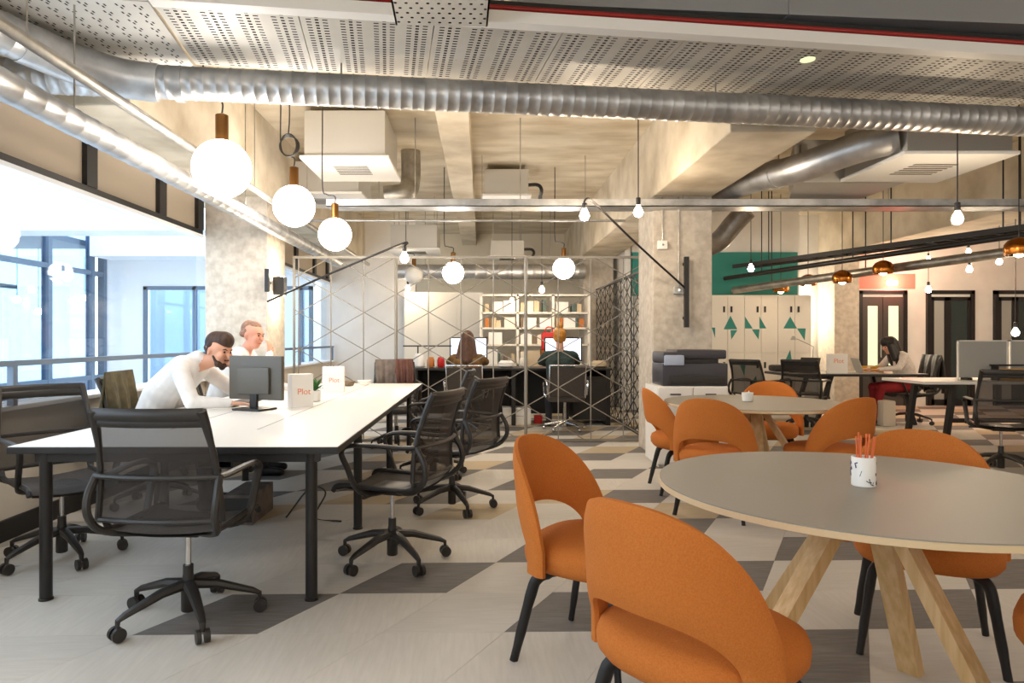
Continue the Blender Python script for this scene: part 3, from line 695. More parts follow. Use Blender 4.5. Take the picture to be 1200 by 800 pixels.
# ================================================================== ORANGE CHAIRS
def orange_chair():
    t = T('shell_chair', 'x', 'chair')
    R = .30; n = 36; kk = 9
    def dev(a_, z):
        th_ = a_/R
        lean = max(0, z-.46)*.22
        rr = R*(1-.10*max(0, z-.5)/.32)
        return Vector((rr*math.sin(th_)*1.0, -(rr*math.cos(th_))+.06-lean, z))
    def outer(ph):
        c, s_ = math.cos(ph), math.sin(ph)
        return (.372*math.copysign(abs(c)**.86, c), .362+.473*max(s_, 0)**.68)
    def inner(ph):
        c, s_ = math.cos(ph), math.sin(ph)
        return (.268*math.copysign(abs(c)**.8, c), .362+.195*max(s_, 0)**.72)
    P = []
    for i in range(n+1):
        ph = PI*i/n; o_, i_ = outer(ph), inner(ph); row = []
        for k in range(kk+1):
            f_ = k/kk; row.append((i_[0]+(o_[0]-i_[0])*f_, i_[1]+(o_[1]-i_[1])*f_))
        P.append(row)
    e = 1e-3
    def nrm(a_, z):
        du = dev(a_+e, z)-dev(a_-e, z); dz = dev(a_, z+e)-dev(a_, z-e); v = du.cross(dz); return v.normalized()
    hT = .019
    loop = []
    for i in range(n+1):
        row = []
        prof = [(k/kk, 1) for k in range(kk+1)]+[(k/kk, -1) for k in range(kk, -1, -1)]
        for f_, sg in prof:
            k = int(round(f_*kk)); a_, z = P[i][k]; edge = min(k, kk-k)
            h_ = hT*(.35 if edge == 0 else (.82 if edge == 1 else 1))
            row.append(dev(a_, z)+nrm(a_, z)*h_*sg)
        row.append(row[0]); loop.append(row)
    m = MB().grid(loop); bmesh.ops.remove_doubles(m.bm, verts=list(m.bm.verts), dist=1e-5)
    m.build('back_shell', 'orange', t)
    # seat cushion
    def sq(r, k): 
        c, s_ = math.cos(k), math.sin(k); return (r*math.copysign(abs(c)**.72, c), r*math.copysign(abs(s_)**.72, s_))
    prof = [(.02,.352),(.20,.350),(.245,.362),(.262,.385),(.265,.42),(.255,.448),(.225,.466),(.15,.474),(.02,.476)]
    vs = []; N = 32
    rows = [[Vector((sq(r, 2*PI*k/N)[0]*.97, sq(r, 2*PI*k/N)[1]*.98+.035, z)) for k in range(N)]+[] for r, z in prof]
    m = MB(); allv = [v for r in rows for v in r]; fs = []
    for i in range(len(rows)-1):
        for k in range(N): fs.append((i*N+k, i*N+(k+1) % N, (i+1)*N+(k+1) % N, (i+1)*N+k))
    fs.append(tuple(range(N-1,-1,-1))); fs.append(tuple((len(rows)-1)*N+k for k in range(N)))
    m._add(allv, fs); m.build('seat', 'orange', t)
    MB().lathe([(.15,.335),(.17,.34),(.17,.352)], 20, (0,.03,0)).build('seat_pan', 'black_leg', t)
    for sx in (-1, 1):
        for y0, y1 in ((.14,.235),(-.08,-.2)):
            MB().tube(bez([(sx*.08,.03+(y0-.03)*.4,.340),(sx*.15,y0,.338),(sx*.185,y0+(y1-y0)*.35,.318),(sx*.20,y0+(y1-y0)*.55,.25),(sx*.235,y1,0)], 5), [.016]*6+[.021]*6+[.020]*4+[.018]*3+[.015]*2, 10, flat=(1.1,.8)).build('leg', 'black_leg', t)
    return t
och = orange_chair(); fo = [True]
def SC(x, y, dx, dy, lab): return put(och, (x, y, .004), face(dx, dy), lab, fo)
SC(.575, 1.86, .78, .6, 'orange shell chair showing its outer back, pulled up to the big round table')
SC(.42, 2.70, .88, -.62, 'orange shell chair showing its inner back and open gap, at the big round table')
SC(1.80, 2.78, -.42, -.8, 'orange shell chair standing across the round table behind the pencil cup')
SC(1.82, 1.86, -.6, .55, 'orange shell chair of which only the seat edge shows beside the round table')
SC(1.66, 4.82, .55, .75, 'orange shell chair with its back turned outward at the smaller-looking far round table')
SC(1.62, 5.6, 1, -.05, 'orange shell chair side-on at the far round table, next to the printer cabinet')
SC(2.52, 4.95, -.35, .85, 'orange shell chair angled outward at the far round table, in front of the dark table')
SC(2.62, 6.25, -.4, -.8, 'orange shell chair across the far round table facing the room')
# ================================================================== ROUND TABLES
def round_table(c, lab, feet):
    t = T('round_table', lab, 'table', (c[0], c[1], .004)); r = .69
    MB().lathe([(r-.02,.708),(r,.714),(r,.732)], 64).build('wood_edge', 'edge_wood', t)
    MB().lathe([(r-.003,.7319),(r-.003,.736)], 64).build('top', 'lino_grey', t)
    for fx_, fy_ in feet:
        d = Vector((fx_, fy_, 0)).normalized(); s_ = Vector((-d.y, d.x, 0))
        MB().bar((d.x*.05, d.y*.05, .708), (fx_, fy_, 0), .075, .042, (d.x, d.y, 0)).build('leg', 'oak', t, smooth=False)
    MB().box(-.16, .16, -.05, .05, .675, .708).build('bearer', 'oak', t, smooth=False)
    return t
round_table((1.32, 2.35), 'big grey-topped round table with splayed oak legs and pencil cup', ((-.5,-.1),(.24,-.36),(.27,.18),(-.24,.42)))
round_table((2.16, 5.43), 'grey-topped round table with oak legs near the printer cabinet', ((-.42,-.3),(.42,-.25),(.3,.4),(-.1,-.42)))
# cup with pencils
p = G(1012, 569, .74)
t = T('pencil_cup', 'white ceramic cup with blue scribble pattern on the big round table', 'cup', (p.x, p.y, .740))
MB().lathe([(.034,0),(.0375,.003),(.0375,.098),(.036,.1),(.034,.098),(.034,.006),(.001,.006)], 28).build('body', 'ceramic', t)
m = MB(); random.seed(3)
for k in range(26):
    a0 = random.uniform(0, 2*PI); z0 = random.uniform(.015,.085); pts = []
    for q in range(4): pts.append((.0379*math.cos(a0), .0379*math.sin(a0), z0)); a0 += random.uniform(-.25,.25); z0 = min(.094, max(.008, z0+random.uniform(-.014,.014)))
    m.tube(pts, random.choice((.0009,.0016,.0022)), 5)
m.build('scribble_pattern', 'blue_ink', t)
for k in range(7):
    a_ = 2*PI*k/7; q = Vector((.016*math.cos(a_), .016*math.sin(a_), .008)); e_ = Vector((.031*math.cos(a_+.2)+.008, .024*math.sin(a_+.2), .165+.006*(k % 3)))
    o = MB().tube([q-Vector((0,0,0)), e_], .0032, 6).build('pencil', 'pencil', None, (p.x, p.y, .742)); tag(o, 'thin orange pencil standing in the white scribbled cup', 'pencil', 'pencils in the cup')
p = G(876, 470, .74)
t = T('small_pot', 'small white square pot on the far round table', 'pot', (p.x, p.y, .740))
MB().lathe([(.03,0),(.04,.004),(.045,.07),(.04,.07),(.036,.02),(.001,.018)], 20).build('body', 'ceramic', t)
MB().bar((.0,0,.03),(.012,0,.085),.01,.003).build('card', 'paper', t, smooth=False)
# ================================================================== DESK ITEMS
def monitor(loc, rz, lab, wd=.5, ht=.31, on=False, back='monitor_back', bz=.12):
    t = T('monitor', lab, 'monitor', loc, rz)     # screen faces local -Y
    MB().box(-wd/2, wd/2, 0, .035, bz, bz+ht, .008).build('casing', back, t)
    MB().box(-wd*.3, wd*.3, .035, .06, bz+.04, bz+ht-.08, .012).build('rear_bulge', back, t)
    MB().box(-wd/2+.02, wd/2-.02, -.002, .001, bz+.025, bz+ht-.02).build('screen', 'screen_on' if on else 'black_metal', t, smooth=False)
    MB().box(-.03, .03, .03, .055, .012, bz+.1, .005).build('stand', 'black_metal', t)
    MB().box(-.12, .12, -.06, .13, 0, .014, .005).build('foot', 'black_metal', t)
    return t
p = G(298, 481, .74); mn = monitor((p.x, p.y+.08, .7412), math.radians(158), 'dark monitor seen from behind on the white desk before the bearded man', .46, .31, bz=.07)
p = G(355, 462, .74)
def sign_box(px, py, w_, d_, h_, rz, lab):
    p = G(px, py, .74); t = T('tent_sign', lab, 'sign', (p.x, p.y, .7412), rz)
    MB().box(-w_/2, w_/2, -d_/2, d_/2, 0, h_, .001).build('card', 'paper', t, smooth=False)
    text_mesh('lettering', 'Plot', .062, 'letter_orange', t, (.01, -d_/2-.0012, h_*.38), (PI/2, 0, 0))
    return t
sign_box(352, 476, .16, .11, .24, math.radians(32), 'white folded card sign with orange lettering beside the plant on the desk')
sign_box(391, 459, .2, .07, .24, math.radians(3), 'white flat card sign with orange lettering behind the plant on the desk')
p = G(369, 470, .74)
t = T('potted_plant', 'small green plant in a white pot between the card signs', 'plant', (p.x, p.y, .7412))
MB().lathe([(.035,0),(.045,.005),(.052,.085),(.047,.085),(.042,.07),(.001,.068)], 20).build('pot', 'ceramic', t)
random.seed(5)
for k in range(22):
    a_ = random.uniform(0, 2*PI); r = random.uniform(.03,.075); z = random.uniform(.1,.19)
    d = Vector((math.cos(a_)*r, math.sin(a_)*r, z)); s_ = Vector((-math.sin(a_), math.cos(a_), 0))*.022
    MB()._add([(0,0,.08), d*.7+s_+Vector((0,0,.03)), d*1.05, d*.7-s_+Vector((0,0,.03))], [(0,1,2,3)]).build('leaf', 'leaf', t, smooth=False)
p = G(283, 476, .74)
tag(MB().box(-.03, .03, -.05, .05, 0, .028, .012).build('computer_mouse', 'black_plastic', None, (p.x-.05, p.y-.02, .7412)), 'black computer mouse under the man\'s hand', 'mouse')
p = G(258, 477, .74)
tag(MB().box(-.2, .2, -.07, .07, 0, .018, .005).build('keyboard', 'black_plastic', None, (-1.86, 5.35, .7412), PI/2), 'black keyboard lying before the bearded man', 'keyboard')
p = G(405, 449, .74)
t = T('pen_holder', 'dark pen holder with pens on the far left of the white desk', 'pen holder', (-1.62, 7.2, .7412))
MB().lathe([(.04,0),(.045,.004),(.05,.12),(.045,.12),(.04,.01),(.001,.01)], 16).build('cup', 'black_plastic', t)
for k in range(4): tag(MB().tube([(.01*k-.015,.01,.02),(.03*k-.04,.02,.19+.03*(k % 2))], .004, 6).build('pen', 'black_plastic', None, (-1.62, 7.2, .7412)), 'black pen standing in the dark pen holder on the white desk', 'pen', 'pens in the holder')
for k, (x, y, mt, lab) in enumerate(((-1.42,7.25,'book_b','small brown bowl on the far end of the white desk'),(-1.28,7.4,'paper','small white bowl on the far end of the white desk'))):
    tag(MB().lathe([(.03,0),(.05,.004),(.075,.05),(.07,.05),(.045,.012),(.001,.01)], 18).build('bowl', mt, None, (x, y, .7412)), lab, 'bowl')
# computer tower and cable beneath
t = T('computer_tower', 'grey computer tower on the floor beneath the white desk', 'computer', (-1.62, 4.75, .004))
MB().box(-.1, .1, -.22, .22, 0, .2, .006).build('case', 'jacket_grey', t, smooth=False); MB().box(-.09, .09, -.228, -.219, .02, .18, .003).build('front_panel', 'black_plastic', t, smooth=False)
tag(MB().tube(bez([(-1.35,4.7,.01),(-1.2,4.75,.2),(-1.1,4.8,.16),(-1.15,4.7,.012),(-.95,4.6,.012)], 6), .006, 6).build('floor_cable', 'black_plastic'), 'looped black cable trailing beneath the white desk', 'cable')
# ================================================================== PRINTER + CABINET
t = T('printer_cabinet', 'low white cabinet in front of the pillar', 'cabinet', (1.98, 6.55, .004))
MB().box(-.30, .38, 0, .48, .03, .78, .006).build('body', 'ac_white', t, smooth=False)
MB().box(-.28, .36, .03, .45, 0, .03).build('plinth', 'low_wall', t, smooth=False)
for x0, x1 in ((-.295,.035),(.045,.37)):
    d = MB().box(x0, x1, -.018, 0, .05, .77, .003).build('door', 'ac_white', t, smooth=False)
    MB().box((x0+x1)/2-.05, (x0+x1)/2+.05, -.03, -.018, .70, .712).build('handle', 'black_metal', d, smooth=False)
t = T('printer', 'dark grey office printer standing on the white cabinet', 'printer', (2.06, 6.56, .785))
MB().box(-.32, .31, .02, .44, 0, .22, .015).build('body', 'printer_dark', t)
MB().box(-.32, -.18, .0, .44, .22, .33, .02).box(-.18, .31, .05, .44, .26, .35, .02).build('scanner_unit', 'printer_dark', t)
MB().box(-.31, -.12, -.02, .1, .2, .3, .015).build('control_panel', 'printer_light', t)
MB().box(-.17, .22, .03, .2, .222, .26).build('output_slot', 'black_metal', t, smooth=False)
MB().box(-.25, .28, .005, .03, .02, .1, .004).build('paper_tray', 'black_plastic', t); MB().box(.3, .33, .1, .4, .05, .2, .01).build('side_cover', 'black_plastic', t)
# ================================================================== LOCKERS
t = T('locker_bank', 'cream locker bank with teal triangles under the teal band', 'lockers', (4.1, 11.4, .004))
lx0, lx1 = -1.4, 1.4
MB().box(lx0, lx1, .02, .5, 0, 1.97).build('body', 'locker', t, smooth=False)
nc = 10; cw = (lx1-lx0)/nc
for i in range(nc):
    for j, (z0, z1) in enumerate(((.06,1.0),(1.01,1.95))):
        d = MB().box(lx0+i*cw+.004, lx0+(i+1)*cw-.004, 0, .02, z0, z1, .002).build('locker_door', 'locker', t, smooth=False)
        hx = lx0+(i+.78 if i % 2 == 0 else i+.22)*cw
        zz = z1-.22 if j else z1-.2
        MB().box(hx-.015, hx+.015, -.012, 0, zz-.05, zz+.05).build('handle', 'black_metal', d, smooth=False)
def tri(pts):
    (o := MB()._add([(x, -.003, z) for x, z in pts]+[(x, .0005, z) for x, z in pts], [(0,1,2),(5,4,3),(0,3,4,1),(1,4,5,2),(2,5,3,0)]).build('painted_triangle', 'teal', t, smooth=False))
def L2(px, py): q = A(px, py, 11.4); return (q.x-4.1, q.z)
for tr in (((848,386),(856,370),(864,386)),((856,387),(864,387),(857,398)),((873,371),(873,385),(882,385)),((881,386),(890,386),(889,398)),((890,371),(890,385),(898,385)),((918,385),(926,371),(934,385)),((934,385),(944,385),(943,399)),((834,384),(838,384),(838,396)),((866,425),(874,425),(872,440)),((919,425),(926,410),(928,424)),((880,450),(886,440),(888,455))):
    tri([L2(*q) for q in tr])
# ================================================================== DARK TABLE + RIGHT DESK
t = T('dark_table', 'long black-edged table with slanted legs before the lockers', 'table', (5.4, 10.15, .004))
MB().box(-1.0, .95, -.45, .5, .70, .735, .004).build('edge', 'black_metal', t, smooth=False); MB().box(-.99, .94, -.44, .49, .735, .74).build('top', 'screen_grey', t, smooth=False)
for x, s_ in ((-.5, -1), (.72, 1)):
    for y in (-.33, .38):
        MB().bar((x-.12*s_,y,.70),(x+.1*s_,y,0),.06,.05).build('leg', 'black_metal', t, smooth=False)
    MB().box(x-.15, x+.1, -.33, .38, .66, .70).build('leg_rail', 'black_metal', t, smooth=False)
def laptop(loc, rz, lab, mt='galv_dull'):
    t = T('laptop', lab, 'laptop', loc, rz)
    MB().box(-.16, .16, -.11, .11, 0, .016, .004).build('base', mt, t); MB().bar((0,.11,.012),(0,.18,.215),.32,.009,(0,1,0)).build('lid', mt, t, smooth=False)
laptop((4.75, 10.1, .745), math.radians(-60), 'open laptop on the dark table near the lockers', 'black_plastic')
laptop((5.62, 9.95, .745), math.radians(80), 'silver open laptop in front of the woman', 'screen_grey')
t = T('tent_sign', 'white card sign with orange lettering on the dark table', 'sign', (5.12, 9.85, .745))
MB().box(-.13, .13, -.05, .05, 0, .28, .001).build('card', 'paper', t, smooth=False); text_mesh('lettering', 'Plot', .09, 'letter_orange', t, (0,-.0515,.15), (PI/2,0,0))
tag(MB().box(-.2, .2, -.12, .12, 0, .1, .04).build('black_bag', 'black_plastic', None, (4.62, 10.45, .745)), 'black soft bag lying on the dark table', 'bag')
tag(MB().box(-.1, .1, -.13, .13, 0, .09, .004).build('tissue_box', 'yellow', None, (5.8, 10.15, .745)), 'tan box on the dark table beside the woman', 'box')
t = T('desk_lamp', 'thin grey jointed desk lamp before the lit white wall', 'desk lamp', (5.05, 10.45, .745))
MB().lathe([(.07,0),(.07,.015),(.01,.02)], 16).build('base', 'screen_grey', t); MB().tube([(0,0,.015),(.02,0,.38),(-.28,0,.52)], .007, 8).build('arm', 'screen_grey', t); MB().lathe([(.02,0),(.05,-.06),(.045,-.06),(.015,0)], 14, (-.28,0,.54)).build('shade', 'screen_grey', t)
tag(MB().box(-.11,.11,-.2,.2,0,.42,.006).build('pedestal_box', 'low_wall', None, (5.02, 10.6, .006)), 'pale cardboard box on the floor under the dark table', 'box')
t = T('divider_desk', 'pale desk with black legs carrying grey dividers', 'desk', (6.2, 8.35, .004))
MB().box(-1.05, 1.6, -.4, .45, .705, .74, .004).build('top', 'desk_white', t, smooth=False)
for x, dx in ((-.66,-.1),(1.3,.1)):
    for y in (-.33,.38): MB().bar((x,y,.705),(x+dx,y,0),.07,.05).build('leg', 'black_metal', t, smooth=False)
    MB().box(x-.03, x+.03, -.33, .38, .64, .70).build('leg_rail', 'black_metal', t, smooth=False)
MB().bar((-.7,-.33,.28),(1.3,-.33,.28),.05,.05).build('stretcher', 'black_metal', t, smooth=False)
for k, (x, lab) in enumerate(((6.05,'grey desk divider with thin pale rim before the glazed doors'),(6.68,'grey desk divider next to the low bulb lamp'))):
    q = T('desk_divider', lab, 'divider', (x, 8.25, .745)); MB().box(-.29, .29, 0, .02, .03, .47, .003).build('panel', 'screen_grey', q, smooth=False)
    MB().box(-.3, .3, -.004, .024, .465, .48).box(-.3, -.288, -.004, .024, 0, .48).box(.288, .3, -.004, .024, 0, .48).build('rim', 'ac_white', q, smooth=False)
    MB().box(-.22, -.16, -.05, .07, 0, .03).box(.16, .22, -.05, .07, 0, .03).build('foot', 'black_metal', q, smooth=False)
tag(MB().box(-.12,.12,-.08,.08,0,.14,.02).build('yellow_bag', 'yellow', None, (6.3, 8.08, .745)), 'yellow bag on the divider desk', 'bag')
tag(MB().box(-.2,.2,-.01,.01,0,.02).box(-.15,-.13,-.05,.05,-.17,.0).build('keyboard_shelf', 'black_metal', None, (6.3, 8.2, .915)), 'thin black shelf in front of the divider', 'shelf')
tag(MB().box(-.09,.09,-.12,.12,0,.36,.02).build('paper_bag', 'low_wall', None, (5.75, 9.75, .006)), 'pale paper bag on the floor by the woman\'s feet', 'bag')
# ================================================================== DESK BEYOND THE SCREEN
t = T('black_desk', 'black-fronted desk behind the wire screen', 'desk', (.55, 9.7, .004))
MB().box(-1.55, 1.3, 0, .8, .79, .82, .003).build('top', 'black_metal', t, smooth=False)
for x in (-1.5, -.1, 1.25): MB().box(x-.03, x+.03, .04, .76, 0, .79).build('side_panel', 'black_metal', t, smooth=False)
MB().box(-1.5, 1.25, .7, .73, .1, .79).build('back_panel', 'black_steel', t, smooth=False)
MB().box(.75, 1.24, .05, .7, .08, .7).build('drawer_unit', 'black_steel', t, smooth=False)
monitor((-.2, 10.1, .826), 0, 'lit monitor in front of the long-haired woman at the black desk', .56, .36, True, 'black_metal', .08)
monitor((1.2, 10.1, .826), 0, 'lit monitor in front of the person with the bun', .56, .36, True, 'black_metal', .08)
for z0, lab in ((0, 'white storage box on the floor beneath the black desk'), (.125, 'white storage box stacked on another beneath the black desk')):
    q = T('storage_box', lab, 'box', (.5, 9.8, .006+z0)); MB().box(-.2,.2,0,.3,0,.09,.004).build('tub', 'paper', q, smooth=False); MB().box(-.205,.205,-.005,.305,.09,.12,.004).build('lid', 'paper', q, smooth=False)
tag(MB().box(-.06,.06,-.05,.05,0,.12,.01).build('red_box', 'red_item', None, (.82, 10.0, .006)), 'red box on the floor beneath the black desk', 'box')
random.seed(11)
for x, mt, nm, lab, cat in ((-.75,'book_e','jar','orange jar on the black desk','jar'),(-.6,'red_item','jar','red jar on the black desk','jar'),(-.92,'paper','vase','white rounded vase on the black desk','vase'),(.35,'paper','bowl','white bowl on the black desk between the monitors','bowl'),(.6,'book_c','jar','cream jar on the black desk','jar'),(1.7,'book_a','bowl','cream patterned bowl at the end of the black desk','bowl')):
    hgt = {'jar':.15,'vase':.2,'bowl':.1}[nm]; r = {'jar':.055,'vase':.08,'bowl':.11}[nm]
    tag(MB().lathe([(r*.7,0),(r,.02),(r,hgt*.7),(r*.75,hgt*.95),(r*.7,hgt),(r*.6,hgt),(r*.6,hgt*.3),(.001,hgt*.3)], 18).build(nm, mt, None, (x, 9.95, .826)), lab, cat)
tag(MB().box(-.12,.12,-.01,.01,0,.24).build('print_frame', 'book_a', None, (.75, 10.25, .826)), 'pale framed print leaning on the black desk', 'picture')
t = T('desk_lamp', 'thin black bar desk lamp on the black desk', 'desk lamp', (-.95, 10.1, .826)); MB().lathe([(.06,0),(.06,.012),(.008,.016)], 16).build('base', 'black_metal', t); MB().tube([(0,0,.012),(0,0,.3)], .01).build('stem', 'black_metal', t); MB().box(-.22,.5,-.02,.02,.3,.32,.004).build('head', 'black_metal', t)
# chairs at that desk
def task_chair(x, y, rz, lab):
    t = T('task_chair', lab, 'office chair', (x, y, .004), rz)
    MB().lathe([(.022,.05),(.022,.38)], 12).build('column', 'chrome', t)
    for k in range(5):
        a_ = 2*PI*k/5+.3; c, s_ = math.cos(a_), math.sin(a_)
        b = MB().tube([(0,0,.12),(c*.28,s_*.28,.07)], [.025,.014], 8).build('base_arm', 'chrome', t); MB().sph((c*.29,s_*.29,.028), .028, 10, 8).build('castor', 'chrome', b)
    MB().box(-.24,.24,-.23,.23,.40,.46,.02).build('seat', 'mesh_seat', t)
    MB().bar((0,-.25,.48),(0,-.32,.86),.44,.025,(0,1,0)).build('backrest', 'mesh_seat', t, smooth=False)
    MB().tube([(-.24,-.25,.46),(-.235,-.325,.89),(.235,-.325,.89),(.24,-.25,.46)], .014, 8).build('back_frame', 'chrome', t)
    for sg in (-1,1): MB().tube(bez([(sg*.25,-.27,.5),(sg*.27,-.28,.66),(sg*.28,-.1,.67),(sg*.28,.05,.65),(sg*.27,.08,.5),(sg*.24,.05,.44)],4), .016, 8).build('armrest', 'chrome', t)
task_chair(1.12, 9.25, 0, 'chrome-framed chair under the person with the bun')
task_chair(-.2, 9.2, math.radians(-6), 'chrome-framed chair under the long-haired woman at the black desk')
# bookshelf and cupboards behind
t = T('bookshelf', 'tall white open bookshelf full of boxes and books', 'bookshelf', (.9, 11.5, .004))
for x in (-.92, -.3, .3, .9): MB().box(x-.02, x+.02, 0, .4, 0, 2.0).build('upright', 'locker', t, smooth=False)
SZ = (.05, .45, .8, 1.14, 1.42, 1.68, 1.98)
for z in SZ: MB().box(-.92, .9, 0, .4, z-.02, z+.01).build('shelf', 'locker', t, smooth=False)
random.seed(21)
kinds = [('book_a','cream book standing on the white bookshelf','book'),('book_b','brown book standing on the white bookshelf','book'),('book_c','white carton on the white bookshelf','box'),('book_d','grey-green book standing on the white bookshelf','book'),('book_e','orange-brown book standing on the white bookshelf','book'),('paper','bright white box on the white bookshelf','box')]
for z, zt, lev in zip(SZ[1:-1], SZ[2:], ('lowest visible','second','third','fourth','topmost')):
    for cell in (-.6, 0, .6):
        x = cell-.25
        while x < cell+.2:
            mt, lab, cat = random.choice(kinds); wd = random.uniform(.14,.24) if cat == 'box' else random.uniform(.04,.09); hh = random.uniform(.55,.9)*(zt-z-.06)
            if x+wd > cell+.27: break
            tag(MB().box(0, wd, 0, .22, 0, hh, .003).build('storage_box' if cat == 'box' else 'book', mt, None, (.9+x, 11.56, z+.016), smooth=False), lab.replace('on the white', 'on the %s shelf of the white' % lev), cat, {'box':'boxes'}.get(cat, cat+'s')+' on the '+lev+' shelf')
            x += wd+random.choice((.004,.01,.06))
t = T('red_bag', 'bright red bag hanging on the bookshelf', 'bag', (1.12, 11.38, 1.05)); MB().box(-.13,.15,0,.1,0,.3,.04).build('body', 'red_item', t); MB().tube(bez([(-.07,.05,.29),(-.04,.05,.38),(.04,.05,.38),(.07,.05,.29)],4), .01, 6).build('handle', 'red_item', t)
t = T('cream_cupboards', 'row of tall cream cupboards behind the long-haired woman', 'cupboard', (-.72, 12.6, .004))
MB().box(-.72,.74,.02,.5,0,2.1).build('body', 'locker', t, smooth=False)
for k in range(3):
    d = MB().box(-.715+k*.485,-.235+k*.485,0,.02,.05,2.08,.003).build('door', 'locker', t, smooth=False); MB().box(-.28+k*.485,-.265+k*.485,-.02,0,1.0,1.2).build('handle', 'black_metal', d, smooth=False)
# ================================================================== COATS
def coat(name, mat, lab, c, rz, w_, h_, seed):
    random.seed(seed); P = []; n = 22
    for i in range(13):
        v = i/12; ang_ = v*PI if v < .25 else None; row = []
        for j in range(n):
            u = -1+2*j/(n-1)
            fold = .018*math.sin(u*9+seed)+.012*math.sin(u*17+seed*2)
            ww = w_*(.82+.2*math.sin(v*PI))*(1+.04*math.sin(v*9))
            if i < 4: y = -.05+.05*(1-math.cos(i/3*PI/2)); z = .03*math.sin((3-i)/3*PI/2)*0+.02*math.cos((i-2)/2)
            else: y = .0
            front = math.cos(v*PI)
            yy = .06*front+fold*front; zz = -h_*abs(v-.5)*2*(1+.08*math.sin(u*5+seed))+.0
            row.append(Vector((u*ww/2, yy, zz+.02)))
        P.append(row)
    o = MB().grid(P).build(name, mat, None, c, rz)
    md = o.modifiers.new('thickness', 'SOLIDIFY'); md.thickness = .012
    return tag(o, lab, 'coat')
coat('jacket', 'jacket_green', 'olive jacket draped over the chair behind the bearded man', (-2.69, 5.06, .985), PI/2+.1, .5, .42, 1)
coat('jacket', 'jacket_grey', 'grey coat hanging on the chair at the far desk end', (-1.1, 8.1, .98), .15, .34, .34, 2)
coat('jacket', 'jacket_brown', 'brown-red coat hanging on the chair at the far desk end', (-.92, 8.06, .985), .25, .2, .3, 4)
# ================================================================== PEOPLE
def body(name, caps, parent, vox=.009, smooth=4):
    m = MB(); mats = []; segs = []
    for c in caps:
        p, q, r0, r1, mt = Vector(c[0]), Vector(c[1]), c[2], c[3], c[4]
        if (q-p).length < 1e-5: q = p+Vector((0,0,1e-3))
        d = (q-p).normalized(); pts = []; rs = []
        for k in range(6): a_ = PI/2*k/6; pts.append(p-d*r0*math.cos(a_)); rs.append(max(r0*math.sin(a_), 1e-4))
        pts.append(p); rs.append(r0); pts.append(q); rs.append(r1)
        for k in range(1, 7): a_ = PI/2*k/6; pts.append(q+d*r1*math.sin(a_)); rs.append(max(r1*math.cos(a_), 1e-4))
        m.tube(pts, rs, 16)
        if mt not in mats: mats.append(mt)
        segs.append((p, q, r0, r1, mats.index(mt)))
    o = m.build('tmp', mats[0]); md = o.modifiers.new('r', 'REMESH'); md.mode = 'VOXEL'; md.voxel_size = vox
    ms = o.modifiers.new('s', 'SMOOTH'); ms.iterations = smooth; ms.factor = .5
    dg = bpy.context.evaluated_depsgraph_get(); me = bpy.data.meshes.new_from_object(o.evaluated_get(dg)); bpy.data.objects.remove(o)
    me.name = name; me.materials.clear()
    for k in mats: me.materials.append(MATS[k])
    idx = []
    for f in me.polygons:
        c = f.center; best = 1e9; bi = 0
        for p, q, r0, r1, i in segs:
            d = q-p; t_ = max(0, min(1, (c-p).dot(d)/d.length_squared)); e = (c-p-d*t_).length/(r0+(r1-r0)*t_)
            e = (c-p-d*t_).length-(r0+(r1-r0)*t_)
            if e < best: best = e; bi = i
        idx.append(bi)
    me.polygons.foreach_set('material_index', idx); me.polygons.foreach_set('use_smooth', [True]*len(idx))
    ob = bpy.data.objects.new(name, me); COL.objects.link(ob); ob.parent = parent; return ob
def head_caps(c, f, up, skin, s=1.0):
    """c head centre, f forward unit, up unit"""
    c, f, up = Vector(c), Vector(f).normalized(), Vector(up).normalized(); up = (up-f*up.dot(f)).normalized(); r = f.cross(up)
    P = lambda a_, b, d: c+r*a_*s+f*b*s+up*d*s
    L = [(P(0,-.02,.035), P(0,.01,.03), .082*s, .08*s, skin), (P(0,.02,-.03), P(0,.045,-.07), .064*s, .045*s, skin), (P(0,.055,-.075), P(0,.062,-.08), .03*s, .028*s, skin),
         (P(0,.088,.015), P(0,.108,-.02), .010*s, .014*s, skin), (P(-.04,.07,-.01), P(-.04,.06,-.03), .024*s, .024*s, skin), (P(.04,.07,-.01), P(.04,.06,-.03), .024*s, .024*s, skin),
         (P(-.03,.078,.035), P(.03,.078,.035), .014*s, .014*s, skin)]
    for sg in (-1, 1): L.append((P(sg*.078,-.01,.01), P(sg*.078,-.012,-.03), .014*s, .011*s, skin))
    return L, P
def face_bits(P, parent, s=1.0, beard=None):
    for sg in (-1, 1): MB().sph(P(sg*.03,.083,.014), .009*s, 10, 8).build('eye', 'eye', parent)
    for sg in (-1, 1): MB().tube([P(sg*.016,.092,.03), P(sg*.032,.09,.036), P(sg*.047,.078,.03)], [.003*s,.0045*s,.003*s], 6).build('eyebrow', 'hair_brown', parent)
    MB().tube([P(-.022,.092,-.055), P(0,.098,-.054), P(.022,.092,-.055)], [.003*s,.006*s,.003*s], 8).build('mouth', 'lip', parent)
